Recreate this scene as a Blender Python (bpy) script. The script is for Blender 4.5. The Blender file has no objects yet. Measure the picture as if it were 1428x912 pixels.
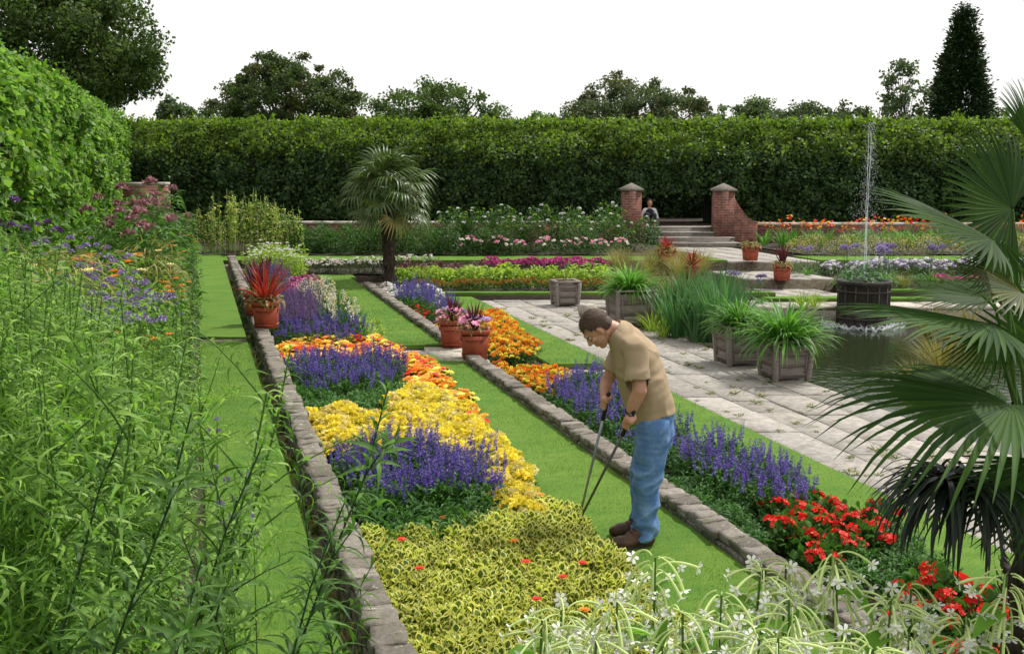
import bpy, bmesh, math, random
import numpy as np
from mathutils import Vector, Matrix, noise as mnoise
rng = np.random.default_rng(11)
random.seed(11)
sc = bpy.context.scene
COL = sc.collection
# ------------------------------------------------------------ camera geometry (metres)
F = 1507.0
PITCH = math.radians(8.53); YAW = math.radians(16.24); CZ = 2.8
FW = np.array([math.sin(YAW), math.cos(YAW), 0.0]); RT = np.array([math.cos(YAW), -math.sin(YAW), 0.0])
LF = -RT; BK = -FW; UPV = np.array([0, 0, 1.0])
cam_d = bpy.data.cameras.new('camera'); cam = bpy.data.objects.new('camera', cam_d); COL.objects.link(cam)
cam_d.sensor_width = 36; cam_d.lens = 36 * F / 1428; cam_d.clip_end = 2000; cam_d.clip_start = 0.05
cam.location = (0, 0, CZ); cam.rotation_euler = (math.pi / 2 - PITCH, 0, -YAW)
sc.camera = cam

def depth(y, z):                     # forward distance where the sight line of picture row y meets height z
    return (CZ - z) / math.tan(PITCH + math.atan((y - 456) / F))
def at(x, y, d):                     # point seen at picture place (x, y) and forward distance d
    # camera ray
    cx, cy = (x - 714) / F, (456 - y) / F
    f = math.cos(PITCH) + cy * math.sin(PITCH); u = -math.sin(PITCH) + cy * math.cos(PITCH)
    return RT * (cx * d / f) + FW * d + UPV * (CZ + u * d / f)
def onz(x, y, z):
    cx, cy = (x - 714) / F, (456 - y) / F
    f = math.cos(PITCH) + cy * math.sin(PITCH); u = -math.sin(PITCH) + cy * math.cos(PITCH)
    d = (z - CZ) / u * f
    return at(x, y, d)
def Q(u, d, z=0.0):                  # garden coordinates: u across the terraces, d forward
    return np.array([u, (d - u * math.sin(YAW)) / math.cos(YAW), z])
def uv_of(p): return p[0], p[0] * math.sin(YAW) + p[1] * math.cos(YAW)

# ------------------------------------------------------------ materials
MATS = {}
def newmat(name):
    m = bpy.data.materials.new(name); m.use_nodes = True
    nt = m.node_tree; nt.nodes.clear()
    out = nt.nodes.new('ShaderNodeOutputMaterial'); b = nt.nodes.new('ShaderNodeBsdfPrincipled')
    nt.links.new(b.outputs[0], out.inputs[0]); MATS[name] = m
    return m, nt, b, out
def ramp(nt, fac, stops):
    r = nt.nodes.new('ShaderNodeValToRGB'); e = r.color_ramp.elements
    while len(e) < len(stops): e.new(0.5)
    for k, (p, c) in enumerate(stops):
        e[k].position = p; e[k].color = (*c, 1)
    nt.links.new(fac, r.inputs[0]); return r.outputs[0]
def leafmat(name, cols, trans=0.35, rough=0.55, spec=0.3, tcol=None):
    """cols: colours chosen at random per leaf; part of the light passes through the leaf"""
    m, nt, b, out = newmat(name)
    g = nt.nodes.new('ShaderNodeNewGeometry'); oi = nt.nodes.new('ShaderNodeObjectInfo')
    stops = [(i / max(1, len(cols) - 1), c) for i, c in enumerate(cols)]
    col = ramp(nt, g.outputs['Random Per Island'], stops)
    hs = nt.nodes.new('ShaderNodeHueSaturation')
    mr = nt.nodes.new('ShaderNodeMapRange'); mr.inputs[3].default_value = 0.82; mr.inputs[4].default_value = 1.18
    nt.links.new(oi.outputs['Random'], mr.inputs[0]); nt.links.new(mr.outputs[0], hs.inputs['Value'])
    nt.links.new(col, hs.inputs['Color'])
    nt.links.new(hs.outputs[0], b.inputs['Base Color'])
    b.inputs['Roughness'].default_value = rough; b.inputs['Specular IOR Level'].default_value = spec
    if trans > 0:
        t = nt.nodes.new('ShaderNodeBsdfTranslucent'); mx = nt.nodes.new('ShaderNodeMixShader')
        gm = nt.nodes.new('ShaderNodeMix'); gm.data_type = 'RGBA'; gm.blend_type = 'MULTIPLY'; gm.inputs[0].default_value = 1
        tc = tcol or (1.3, 1.45, 0.8); gm.inputs[7].default_value = (*tc, 1)
        nt.links.new(hs.outputs[0], gm.inputs[6]); nt.links.new(gm.outputs[2], t.inputs[0])
        mx.inputs[0].default_value = trans
        nt.links.new(b.outputs[0], mx.inputs[1]); nt.links.new(t.outputs[0], mx.inputs[2]); nt.links.new(mx.outputs[0], out.inputs[0])
    return m
def noisemat(name, cols, scale=5, detail=6, rough=0.8, bump=0.3, bscale=None, spec=0.3, coords='Object', stretch=(1, 1, 1), bdist=0.01, metallic=0):
    m, nt, b, out = newmat(name)
    tc = nt.nodes.new('ShaderNodeTexCoord'); mp = nt.nodes.new('ShaderNodeMapping'); mp.inputs['Scale'].default_value = stretch
    nt.links.new(tc.outputs[coords], mp.inputs[0])
    n = nt.nodes.new('ShaderNodeTexNoise'); n.inputs['Scale'].default_value = scale; n.inputs['Detail'].default_value = detail
    n.inputs['Roughness'].default_value = 0.65
    nt.links.new(mp.outputs[0], n.inputs[0])
    k = len(cols)
    stops = [(0.3 + 0.4 * i / max(1, k - 1), c) for i, c in enumerate(cols)]
    nt.links.new(ramp(nt, n.outputs[0], stops), b.inputs['Base Color'])
    b.inputs['Roughness'].default_value = rough; b.inputs['Specular IOR Level'].default_value = spec; b.inputs['Metallic'].default_value = metallic
    if bump:
        n2 = nt.nodes.new('ShaderNodeTexNoise'); n2.inputs['Scale'].default_value = bscale or scale * 4; n2.inputs['Detail'].default_value = 5
        nt.links.new(mp.outputs[0], n2.inputs[0])
        bp = nt.nodes.new('ShaderNodeBump'); bp.inputs['Strength'].default_value = bump; bp.inputs['Distance'].default_value = bdist
        nt.links.new(n2.outputs[0], bp.inputs['Height']); nt.links.new(bp.outputs[0], b.inputs['Normal'])
    return m

# ------------------------------------------------------------ mesh assembly
def unit(v):
    v = np.asarray(v, float); n = np.linalg.norm(v, axis=-1, keepdims=True); return v / np.maximum(n, 1e-9)
class G:
    """collects pieces and links them as ONE mesh object"""
    def __init__(self): self.V = []; self.F = []; self.n = 0; self.mats = []
    def mi(self, m):
        if m not in self.mats: self.mats.append(m)
        return self.mats.index(m)
    def add(self, V, F, mat):
        V = np.asarray(V, float).reshape(-1, 3)
        groups = F if isinstance(F, list) and len(F) and isinstance(F[0], np.ndarray) and F[0].ndim == 2 else [np.asarray(F)]
        k = self.mi(mat)
        for f in groups:
            if len(f): self.F.append((f + self.n, k))
        self.V.append(V); self.n += len(V)
        return self
    def mesh(self, name, smooth=False):
        me = bpy.data.meshes.new(name)
        V = np.concatenate(self.V) if self.V else np.zeros((0, 3))
        me.vertices.add(len(V)); me.vertices.foreach_set('co', V.astype(np.float32).ravel())
        tot = sum(f.size for f, _ in self.F); cnt = sum(len(f) for f, _ in self.F)
        me.loops.add(tot); me.polygons.add(cnt)
        me.loops.foreach_set('vertex_index', np.concatenate([f.ravel() for f, _ in self.F]).astype(np.int32))
        sizes = np.concatenate([np.full(len(f), f.shape[1]) for f, _ in self.F])
        starts = np.concatenate([[0], np.cumsum(sizes)[:-1]])
        me.polygons.foreach_set('loop_start', starts.astype(np.int32))
        try: me.polygons.foreach_set('loop_total', sizes.astype(np.int32))
        except Exception: pass
        me.polygons.foreach_set('material_index', np.concatenate([np.full(len(f), k) for f, k in self.F]).astype(np.int32))
        if smooth: me.polygons.foreach_set('use_smooth', np.ones(cnt, bool))
        for m in self.mats: me.materials.append(m if not isinstance(m, str) else MATS[m])
        me.update(calc_edges=True); me.validate()
        return me
    def obj(self, name, parent=None, smooth=False, loc=None, origin=None):
        if origin is not None:
            self.V = [v - np.asarray(origin) for v in self.V]
        o = bpy.data.objects.new(name, self.mesh(name, smooth)); COL.objects.link(o)
        if parent is not None: o.parent = parent
        if loc is not None: o.location = loc
        elif origin is not None: o.location = origin
        return o
def tag(o, label=None, cat=None, group=None, kind=None):
    if label:
        o['label'] = label
        if len(label.split()) > 16: print('LONG', label)
    if cat: o['category'] = cat
    if group: o['group'] = group
    if kind: o['kind'] = kind
    return o
def empty(name, loc=(0, 0, 0), rz=0):
    o = bpy.data.objects.new(name, None); COL.objects.link(o); o.location = loc; o.rotation_euler = (0, 0, rz); o.empty_display_size = .1
    return o
def copy_tree(o, parent=None):
    c = o.copy(); COL.objects.link(c)
    if parent is not None: c.parent = parent
    for ch in o.children:
        if ch is not c: copy_tree(ch, c)
    return c
def kids(o): return [c for c in bpy.data.objects if c.parent == o]
USED = set()
KIDS = {}
def plant_copy(root, loc, rz=0, s=1.0, tilt=(0, 0), label=None, cat=None, group=None, sz=None):
    """first call moves the model itself, later calls copy it with its parts"""
    if root.name not in USED:
        USED.add(root.name); KIDS[root.name] = [(c, list(c.children)) for c in root.children]; o = root
    else:
        o = root.copy(); COL.objects.link(o)
        for c, gc in KIDS[root.name]:
            cc = c.copy(); COL.objects.link(cc); cc.parent = o
            for g in gc:
                d = g.copy(); COL.objects.link(d); d.parent = cc
    o.location = tuple(float(v) for v in loc); o.rotation_euler = (tilt[0], tilt[1], rz); o.scale = (s, s, sz or s)
    tag(o, label, cat, group)
    return o

def grid_faces(nr, nc, wrap=False):
    r = np.arange(nr - 1)[:, None]; c = np.arange(nc if wrap else nc - 1)[None, :]
    a = r * nc + c; b = r * nc + (c + 1) % nc
    return np.stack([a, b, b + nc, a + nc], -1).reshape(-1, 4)
def tube(pts, radii, n=8, cap=True):
    pts = np.asarray(pts, float); radii = np.broadcast_to(np.asarray(radii, float), (len(pts),))
    tan = unit(np.gradient(pts, axis=0)); ref = np.array([0, 0, 1.0]) if abs(tan[0][2]) < 0.9 else np.array([1.0, 0, 0])
    V = []
    x = unit(np.cross(tan[0], ref))
    for p, t, r in zip(pts, tan, radii):
        x = unit(x - t * np.dot(x, t)); y = np.cross(t, x)
        a = np.linspace(0, 2 * math.pi, n, endpoint=False)[:, None]
        V.append(p + r * (np.cos(a) * x + np.sin(a) * y))
    V = np.concatenate(V); Fq = grid_faces(len(pts), n, True)
    fs = [Fq]
    if cap:
        m = len(V); V = np.vstack([V, pts[0], pts[-1]])
        k = np.arange(n); k2 = (k + 1) % n
        fs.append(np.stack([np.full(n, m), k2, k], -1)); b = (len(pts) - 1) * n
        fs.append(np.stack([np.full(n, m + 1), b + k, b + k2], -1))
    return V, fs
BOXF = np.array([[0, 1, 3, 2], [4, 6, 7, 5], [0, 4, 5, 1], [2, 3, 7, 6], [0, 2, 6, 4], [1, 5, 7, 3]])
def box(c, s, R=None, taper=1.0):
    """centre c, size s; taper scales the bottom"""
    v = np.array([[x, y, z] for x in (-.5, .5) for y in (-.5, .5) for z in (-.5, .5)], float)
    k = np.where(v[:, 2] < 0, taper, 1.0); v[:, 0] *= k; v[:, 1] *= k
    v = v * np.asarray(s, float)
    if R is not None: v = v @ np.asarray(R).T
    return v + np.asarray(c, float), BOXF
def rotz(a): c, s = math.cos(a), math.sin(a); return np.array([[c, -s, 0], [s, c, 0], [0, 0, 1.0]])
def lathe(prof, n=24, center=(0, 0, 0)):
    prof = np.asarray(prof, float); a = np.linspace(0, 2 * math.pi, n, endpoint=False)
    V = np.stack([prof[:, 0][:, None] * np.cos(a), prof[:, 0][:, None] * np.sin(a), np.repeat(prof[:, 1][:, None], n, 1)], -1).reshape(-1, 3)
    return V + np.asarray(center, float), grid_faces(len(prof), n, True)
def prism(poly, z0, z1):
    """closed slab over polygon points (x, y), counter-clockwise"""
    n = len(poly); V = [(p[0], p[1], z0) for p in poly] + [(p[0], p[1], z1) for p in poly]
    k = np.arange(n); side = np.stack([k, (k + 1) % n, (k + 1) % n + n, k + n], -1)
    return np.array(V, float), [side, np.array([list(range(n, 2 * n))]), np.array([list(range(n))[::-1]])]
def slab(u0, u1, d0, d1, z0, z1):
    P = [Q(u0, d0), Q(u1, d0), Q(u1, d1), Q(u0, d1)]
    return prism(P, z0, z1)
def frames(dirs, ups):
    """rotation matrices with +Y along dirs and +Z near ups"""
    y = unit(dirs); x = np.cross(y, ups); bad = np.linalg.norm(x, axis=1) < 1e-4
    x[bad] = np.cross(y[bad], np.array([0.3, 0.9, 0.2])); x = unit(x); z = np.cross(x, y)
    return np.stack([x, y, z], -1)
def scatter(g, tmpl, pos, R, s):
    """place a small template [(V,F,mat)...] many times inside one mesh"""
    pos = np.asarray(pos, float); n = len(pos)
    s = np.asarray(s, float)
    if s.ndim == 0: s = np.full(n, float(s))
    if s.ndim == 1: s = np.repeat(s[:, None], 3, 1)
    V0 = np.asarray(tmpl[0], float); m = len(V0)
    V = np.einsum('nij,nmj->nmi', R, V0[None] * s[:, None, :]) + pos[:, None, :]
    base = g.n; off = (np.arange(n) * m)[:, None, None]
    g.V.append(V.reshape(-1, 3)); g.n += n * m
    for F_, mat in tmpl[1]:
        F_ = np.asarray(F_); g.F.append(((F_[None] + off).reshape(-1, F_.shape[1]) + base, g.mi(mat)))
def rdir(n, up=0.0, spread=1.0):
    v = rng.normal(size=(n, 3)) * spread; v[:, 2] += up; return unit(v)
def R_(n, a, b): return rng.uniform(a, b, n)
# leaf templates: +Y is the leaf axis, +Z its face, unit length
def t_diamond(mat, w=0.55, fold=0.12): return (np.array([[0, 0, 0], [w / 2, .45, fold], [0, 1, 0], [-w / 2, .45, fold]]), [(np.array([[0, 1, 2, 3]]), mat)])
def t_leaf(mat, w=0.3, droop=0.25, k=5, fold=0.15, wp=0.4, cup=0):
    """pointed leaf with a folded midrib and an arched axis"""
    t = np.linspace(0, 1, k); ww = np.where(t < wp, (t / wp) ** 0.6, ((1 - t) / (1 - wp)) ** 0.8) * w / 2; ww[0] = w * .06; ww[-1] = 0.002
    y = t * (1 - droop * .35 * t); z = droop * (0.5 * t - t * t * 1.4)
    V = []
    for i in range(k): V += [[-ww[i], y[i], z[i] + ww[i] * fold * 2], [0, y[i], z[i]], [ww[i], y[i], z[i] + ww[i] * fold * 2]]
    return (np.array(V), [(grid_faces(k, 3), mat)])
def t_strap(mat, w=0.05, droop=0.8, k=6):
    t = np.linspace(0, 1, k); ang = droop * 1.6 * t ** 1.3
    dy = np.cos(ang); dz = -np.sin(ang); y = np.concatenate([[0], np.cumsum((dy[1:] + dy[:-1]) / 2)]) / (k - 1); z = np.concatenate([[0], np.cumsum((dz[1:] + dz[:-1]) / 2)]) / (k - 1)
    ww = w / 2 * np.minimum(1, (1 - t) * 2.2) ** .7; ww[-1] = 0.001
    V = []
    for i in range(k): V += [[-ww[i], y[i], z[i] + ww[i] * .5], [0, y[i], z[i]], [ww[i], y[i], z[i] + ww[i] * .5]]
    return (np.array(V), [(grid_faces(k, 3), mat)])
def t_ringleaf(inner, outer, w=0.8):
    a = np.linspace(0, 2 * math.pi, 8, endpoint=False); rr = np.array([1, .78, 1, .82, 1.08, .82, 1, .78])
    o = np.stack([np.sin(a) * w / 2 * rr, .5 - np.cos(a) * .5 * rr, 0.16 * np.sin(a * 2 + .5)], -1); i_ = np.stack([np.sin(a) * w / 2 * .70 * rr, .5 - np.cos(a) * .72 * .5, np.full(8, -.05)], -1)
    V = np.vstack([o, i_]); k = np.arange(8); k2 = (k + 1) % 8
    return (V, [(np.stack([k, k2, k2 + 8, k + 8], -1), outer), (np.array([[8, 9, 10, 11, 12, 13, 14, 15]]), inner)])
def t_flower(mat, centre, n=5, cup=0.25, pw=0.9):
    """open flower facing +Z, radius 1"""
    V = [[0, 0, 0]]; Fp = []
    for i in range(n):
        a = 2 * math.pi * i / n; h = math.pi / n * pw
        b = len(V)
        V += [[.62 * math.cos(a - h), .62 * math.sin(a - h), cup * .5], [math.cos(a - h * .45), math.sin(a - h * .45), cup], [math.cos(a + h * .45), math.sin(a + h * .45), cup], [.62 * math.cos(a + h), .62 * math.sin(a + h), cup * .5]]
        Fp.append([0, b, b + 1, b + 2]); Fp.append([0, b + 2, b + 3, b + 3])
    Fq = np.array([f for f in Fp if f[2] != f[3]]); Ft = np.array([f[:3] for f in Fp if f[2] == f[3]])
    out = [(Fq, mat), (Ft, mat)]
    if centre:
        b = len(V); V += [[.2 * math.cos(a), .2 * math.sin(a), cup * .25 + .05] for a in np.linspace(0, 2 * math.pi, 5, endpoint=False)]
        out.append((np.array([[b, b + 1, b + 2, b + 3, b + 4]]), centre))
    return (np.array(V, float), out)
def inpoly(x, y, poly):
    c = False; n = len(poly)
    for i in range(n):
        x1, y1 = poly[i]; x2, y2 = poly[(i + 1) % n]
        if (y1 > y) != (y2 > y) and x < (x2 - x1) * (y - y1) / (y2 - y1) + x1: c = not c
    return c
def spots(poly_px, z, spacing, jit=0.3, maxn=999):
    """jittered grid of ground points inside an outline given as seen (source picture places)"""
    poly = [tuple(onz(x, y, z)[:2]) for x, y in poly_px]
    xs = [p[0] for p in poly]; ys = [p[1] for p in poly]; out = []
    r = 0; y = min(ys)
    while y <= max(ys):
        x = min(xs) + (spacing / 2 if r % 2 else 0)
        while x <= max(xs):
            px = x + rng.uniform(-jit, jit) * spacing; py = y + rng.uniform(-jit, jit) * spacing
            if inpoly(px, py, poly): out.append((px, py))
            x += spacing
        y += spacing * .87; r += 1
    if len(out) > maxn:
        idx = rng.choice(len(out), maxn, replace=False); out = [out[i] for i in sorted(idx)]
    return out
def strip_spots(u0, u1, d0, d1, spacing, jit=.3):
    out = []; d = d0; r = 0
    while d <= d1 + 1e-6:
        u = u0 + (spacing / 2 if r % 2 else 0)
        while u <= u1:
            p = Q(u + rng.uniform(-jit, jit) * spacing, d + rng.uniform(-jit, jit) * spacing); out.append((p[0], p[1])); u += spacing
        d += spacing * .87; r += 1
    return out
# ------------------------------------------------------------ world and sun
w = bpy.data.worlds.new('World'); sc.world = w; w.use_nodes = True
nt = w.node_tree; nt.nodes.clear()
SUN_EL = math.radians(56); SUN_AZ = YAW + math.radians(52)       # compass angle of the sun, clockwise from +Y
wo = nt.nodes.new('ShaderNodeOutputWorld'); bg = nt.nodes.new('ShaderNodeBackground'); sky = nt.nodes.new('ShaderNodeTexSky')
sky.sky_type = 'NISHITA'; sky.sun_disc = False; sky.sun_elevation = SUN_EL; sky.sun_rotation = SUN_AZ
sky.dust_density = 4; sky.air_density = 1.0
mx = nt.nodes.new('ShaderNodeMix'); mx.data_type = 'RGBA'; mx.inputs[0].default_value = 0.8
nz = nt.nodes.new('ShaderNodeTexNoise'); nz.inputs['Scale'].default_value = 1.6; nz.inputs['Detail'].default_value = 5
cr = nt.nodes.new('ShaderNodeValToRGB'); cr.color_ramp.elements[0].color = (11.6, 11.6, 11.4, 1); cr.color_ramp.elements[1].color = (13.0, 12.9, 12.5, 1)
nt.links.new(nz.outputs[0], cr.inputs[0])
nt.links.new(sky.outputs[0], mx.inputs[6]); nt.links.new(cr.outputs[0], mx.inputs[7])     # thin bright cloud cover over the blue
nt.links.new(mx.outputs[2], bg.inputs[0]); bg.inputs[1].default_value = 0.1; nt.links.new(bg.outputs[0], wo.inputs[0])
sd = bpy.data.lights.new('sun', 'SUN'); sun = bpy.data.objects.new('sun', sd); COL.objects.link(sun)
sd.energy = 4.3; sd.angle = math.radians(2.0); sd.color = (1, .97, .91)
sdir = Vector((math.sin(SUN_AZ) * math.cos(SUN_EL), math.cos(SUN_AZ) * math.cos(SUN_EL), math.sin(SUN_EL)))
sun.rotation_euler = sdir.to_track_quat('Z', 'Y').to_euler(); sun.location = (0, 0, 30)
sc.view_settings.view_transform = 'Standard'; sc.view_settings.look = 'None'; sc.view_settings.exposure = 0; sc.view_settings.gamma = 1
sc.cycles.max_bounces = 6; sc.cycles.diffuse_bounces = 3; sc.cycles.glossy_bounces = 2; sc.cycles.transmission_bounces = 4; sc.cycles.transparent_max_bounces = 8
sc.cycles.use_adaptive_sampling = True; sc.cycles.adaptive_threshold = 0.02; sc.cycles.sample_clamp_indirect = 5

# ------------------------------------------------------------ material set
leafmat('hedge_leaf_shaded', [(.014, .038, .010), (.028, .068, .016), (.05, .115, .024), (.095, .175, .042)], .28, rough=.55, spec=.3)  # leaf green deepened to paint the shaded hedge face
leafmat('hedge_shoot_lit', [(.10, .19, .014), (.16, .26, .02), (.24, .33, .035)], .48)  # fresh growth, paled further to paint the sunlit hedge top
leafmat('lime_leaf', [(.06, .14, .02), (.11, .23, .035), (.18, .33, .055), (.28, .44, .12)], .45)
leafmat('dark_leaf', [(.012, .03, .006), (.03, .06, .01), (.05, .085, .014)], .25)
leafmat('tree_dark', [(.03, .052, .02), (.055, .09, .03), (.085, .125, .04), (.13, .17, .06)], .4)
leafmat('tree_green', [(.045, .085, .02), (.075, .13, .028), (.12, .18, .04)], .4)  # greener leaf tone, spread at random over the clumps
leafmat('tree_brown', [(.06, .065, .028), (.10, .10, .04), (.12, .13, .04)], .4)
leafmat('tree_grey', [(.07, .10, .055), (.10, .14, .075)], .4)
leafmat('conifer_leaf', [(.01, .025, .008), (.018, .04, .01), (.03, .055, .014)], .1)
leafmat('willow_leaf', [(.08, .17, .022), (.13, .26, .035), (.20, .36, .055), (.33, .48, .12)], .42)
leafmat('stalk_leaf', [(.04, .10, .016), (.07, .16, .025), (.12, .25, .04)], .4)
leafmat('salvia_leaf', [(.035, .10, .02), (.06, .16, .03), (.10, .23, .05)], .38)
leafmat('mid_leaf', [(.025, .07, .012), (.045, .11, .018), (.08, .16, .025)], .35)
leafmat('lime_nic_leaf', [(.14, .24, .02), (.28, .40, .04), (.45, .55, .12)], .4)
leafmat('strap_leaf', [(.05, .16, .02), (.10, .27, .035), (.20, .40, .07)], .35, spec=.5)
leafmat('iris_leaf', [(.03, .10, .03), (.06, .16, .05), (.11, .22, .08)], .3, spec=.5)
leafmat('straw_leaf', [(.16, .17, .05), (.26, .23, .08), (.36, .28, .10), (.14, .19, .04)], .3)
leafmat('big_leaf', [(.10, .24, .02), (.15, .32, .03)], .5)
leafmat('yellow_petal', [(.90, .76, .07), (.94, .84, .14), (.88, .68, .05)], .25, tcol=(1, 1, .8))
leafmat('pale_yellow', [(.85, .72, .22), (.80, .70, .35)], .25, tcol=(1, 1, .8))
leafmat('orange_petal', [(.85, .16, .02), (.9, .25, .02), (.85, .38, .03)], .25, tcol=(1, 1, 1))
leafmat('amber_petal', [(.90, .42, .02), (.92, .52, .04), (.80, .30, .02)], .25, tcol=(1, 1, 1))
leafmat('rust_petal', [(.34, .12, .02), (.42, .20, .03), (.22, .20, .03)], .25, tcol=(1, 1, 1))
leafmat('red_petal', [(.75, .02, .012), (.85, .04, .02), (.60, .015, .01)], .25, tcol=(1, .8, .8))
leafmat('blue_petal', [(.09, .05, .33), (.14, .08, .46), (.28, .20, .62), (.07, .035, .24)], .2, tcol=(1, 1, 1))
leafmat('purple_petal', [(.14, .05, .22), (.20, .08, .30), (.30, .17, .40)], .2, tcol=(1, 1, 1))
leafmat('lilac_petal', [(.26, .19, .40), (.38, .30, .54), (.32, .25, .40)], .2, tcol=(1, 1, 1))
leafmat('magenta_petal', [(.42, .03, .18), (.55, .05, .26), (.35, .02, .14)], .2, tcol=(1, 1, 1))
leafmat('pink_petal', [(.80, .22, .35), (.85, .35, .50), (.80, .25, .60)], .25, tcol=(1, 1, 1))
leafmat('dusky_petal', [(.27, .10, .13), (.36, .17, .19), (.34, .22, .20)], .2, tcol=(1, 1, 1))
leafmat('white_petal', [(.80, .78, .74), (.86, .84, .82), (.72, .68, .74)], .25, tcol=(1, 1, 1))
leafmat('cream_petal', [(.78, .70, .62), (.84, .76, .70), (.80, .60, .58)], .25, tcol=(1, 1, 1))
leafmat('tube_petal', [(.40, .55, .12), (.58, .70, .26), (.74, .78, .48)], .3, tcol=(1, 1, .9))
leafmat('cream_margin', [(.74, .68, .16), (.82, .78, .32), (.60, .62, .12)], .3)
leafmat('olive_inner', [(.06, .11, .015), (.10, .16, .02), (.16, .20, .03)], .3)
leafmat('red_leaf', [(.16, .02, .02), (.26, .035, .03), (.35, .06, .04)], .3, tcol=(1.5, .8, .6), spec=.5)
leafmat('dark_red_leaf', [(.06, .015, .02), (.10, .02, .025), (.14, .03, .03)], .2, tcol=(1.4, .8, .6), spec=.5)
leafmat('palm_blade', [(.014, .04, .007), (.028, .07, .010), (.05, .105, .016)], .28, rough=.62, spec=.16)
leafmat('palm_blade_yellow', [(.05, .075, .015), (.11, .12, .02), (.03, .06, .015)], .25, rough=.5, spec=.3)
leafmat('palm_blade_far', [(.035, .07, .015), (.065, .11, .025), (.13, .18, .05)], .25, rough=.4, spec=.5)
leafmat('palm_dead', [(.006, .012, .008), (.012, .02, .012), (.02, .03, .014)], .05, rough=.5, spec=.3)
leafmat('grass_blade', [(.06, .14, .016), (.092, .19, .024), (.13, .235, .04)], .32)
noisemat('stem', [(.05, .11, .02), (.08, .16, .03)], 30, bump=0)
noisemat('dark_stem', [(.02, .035, .012), (.03, .06, .015)], 30, bump=0)
noisemat('pale_stem', [(.20, .28, .08), (.30, .36, .12)], 30, bump=0)
noisemat('bark', [(.035, .028, .02), (.08, .065, .05)], 6, bump=.8, bdist=.03)
noisemat('palm_fibre', [(.03, .022, .014), (.07, .05, .03)], 25, bump=1, bdist=.02, stretch=(1, 1, .3))
noisemat('hedge_core', [(.006, .012, .004), (.015, .025, .008)], 8, bump=.5, bdist=.05)
noisemat('soil', [(.018, .012, .008), (.04, .028, .018), (.06, .042, .028)], 12, bump=.8, bdist=.02)
noisemat('dry_soil', [(.05, .04, .028), (.12, .095, .065), (.19, .155, .11)], 14, bump=.8, bdist=.015)
noisemat('ground_grass', [(.04, .08, .012), (.06, .11, .02)], .5, bump=.3)
def lawnmat():
    m, nt, b, out = newmat('lawn_turf')
    tc = nt.nodes.new('ShaderNodeTexCoord')
    def nz(sc_, det, st=(1, 1, 1)):
        mp = nt.nodes.new('ShaderNodeMapping'); mp.inputs['Scale'].default_value = st; nt.links.new(tc.outputs['Object'], mp.inputs[0])
        n = nt.nodes.new('ShaderNodeTexNoise'); n.inputs['Scale'].default_value = sc_; n.inputs['Detail'].default_value = det; n.inputs['Roughness'].default_value = .7
        nt.links.new(mp.outputs[0], n.inputs[0]); return n.outputs[0]
    c1 = ramp(nt, nz(90, 4), [(.3, (.06, .135, .016)), (.5, (.095, .195, .024)), (.72, (.145, .25, .04))])
    c2 = ramp(nt, nz(1.8, 6), [(.3, (.72, .84, .8)), (.7, (1.3, 1.1, 1.2))])
    c3 = ramp(nt, nz(1.6, 3, (1, 5, 1)), [(.4, (.88, .92, .9)), (.65, (1.1, 1.05, 1.0))])
    a = nt.nodes.new('ShaderNodeMix'); a.data_type = 'RGBA'; a.blend_type = 'MULTIPLY'; a.inputs[0].default_value = 1
    nt.links.new(c1, a.inputs[6]); nt.links.new(c2, a.inputs[7])
    a2 = nt.nodes.new('ShaderNodeMix'); a2.data_type = 'RGBA'; a2.blend_type = 'MULTIPLY'; a2.inputs[0].default_value = 1
    nt.links.new(a.outputs[2], a2.inputs[6]); nt.links.new(c3, a2.inputs[7]); nt.links.new(a2.outputs[2], b.inputs['Base Color'])
    b.inputs['Roughness'].default_value = .85; b.inputs['Specular IOR Level'].default_value = .15
    bp = nt.nodes.new('ShaderNodeBump'); bp.inputs['Strength'].default_value = .6; bp.inputs['Distance'].default_value = .01
    nt.links.new(nz(140, 3), bp.inputs['Height']); nt.links.new(bp.outputs[0], b.inputs['Normal'])
lawnmat()
def patchy(name, scale, lo, hi):
    nt = MATS[name].node_tree; hs = [n for n in nt.nodes if n.type == 'HUE_SAT'][0]
    tc = nt.nodes.new('ShaderNodeTexCoord'); n = nt.nodes.new('ShaderNodeTexNoise'); n.inputs['Scale'].default_value = scale; n.inputs['Detail'].default_value = 6; n.inputs['Roughness'].default_value = .7
    nt.links.new(tc.outputs['Object'], n.inputs[0]); r = ramp(nt, n.outputs[0], [(.3, lo), (.7, hi)])
    q = nt.nodes.new('ShaderNodeMix'); q.data_type = 'RGBA'; q.blend_type = 'MULTIPLY'; q.inputs[0].default_value = 1
    src = hs.inputs['Color'].links[0].from_socket; nt.links.new(src, q.inputs[6]); nt.links.new(r, q.inputs[7]); nt.links.new(q.outputs[2], hs.inputs['Color'])
patchy('grass_blade', 1.7, (.72, .84, .8), (1.3, 1.1, 1.2))
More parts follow.
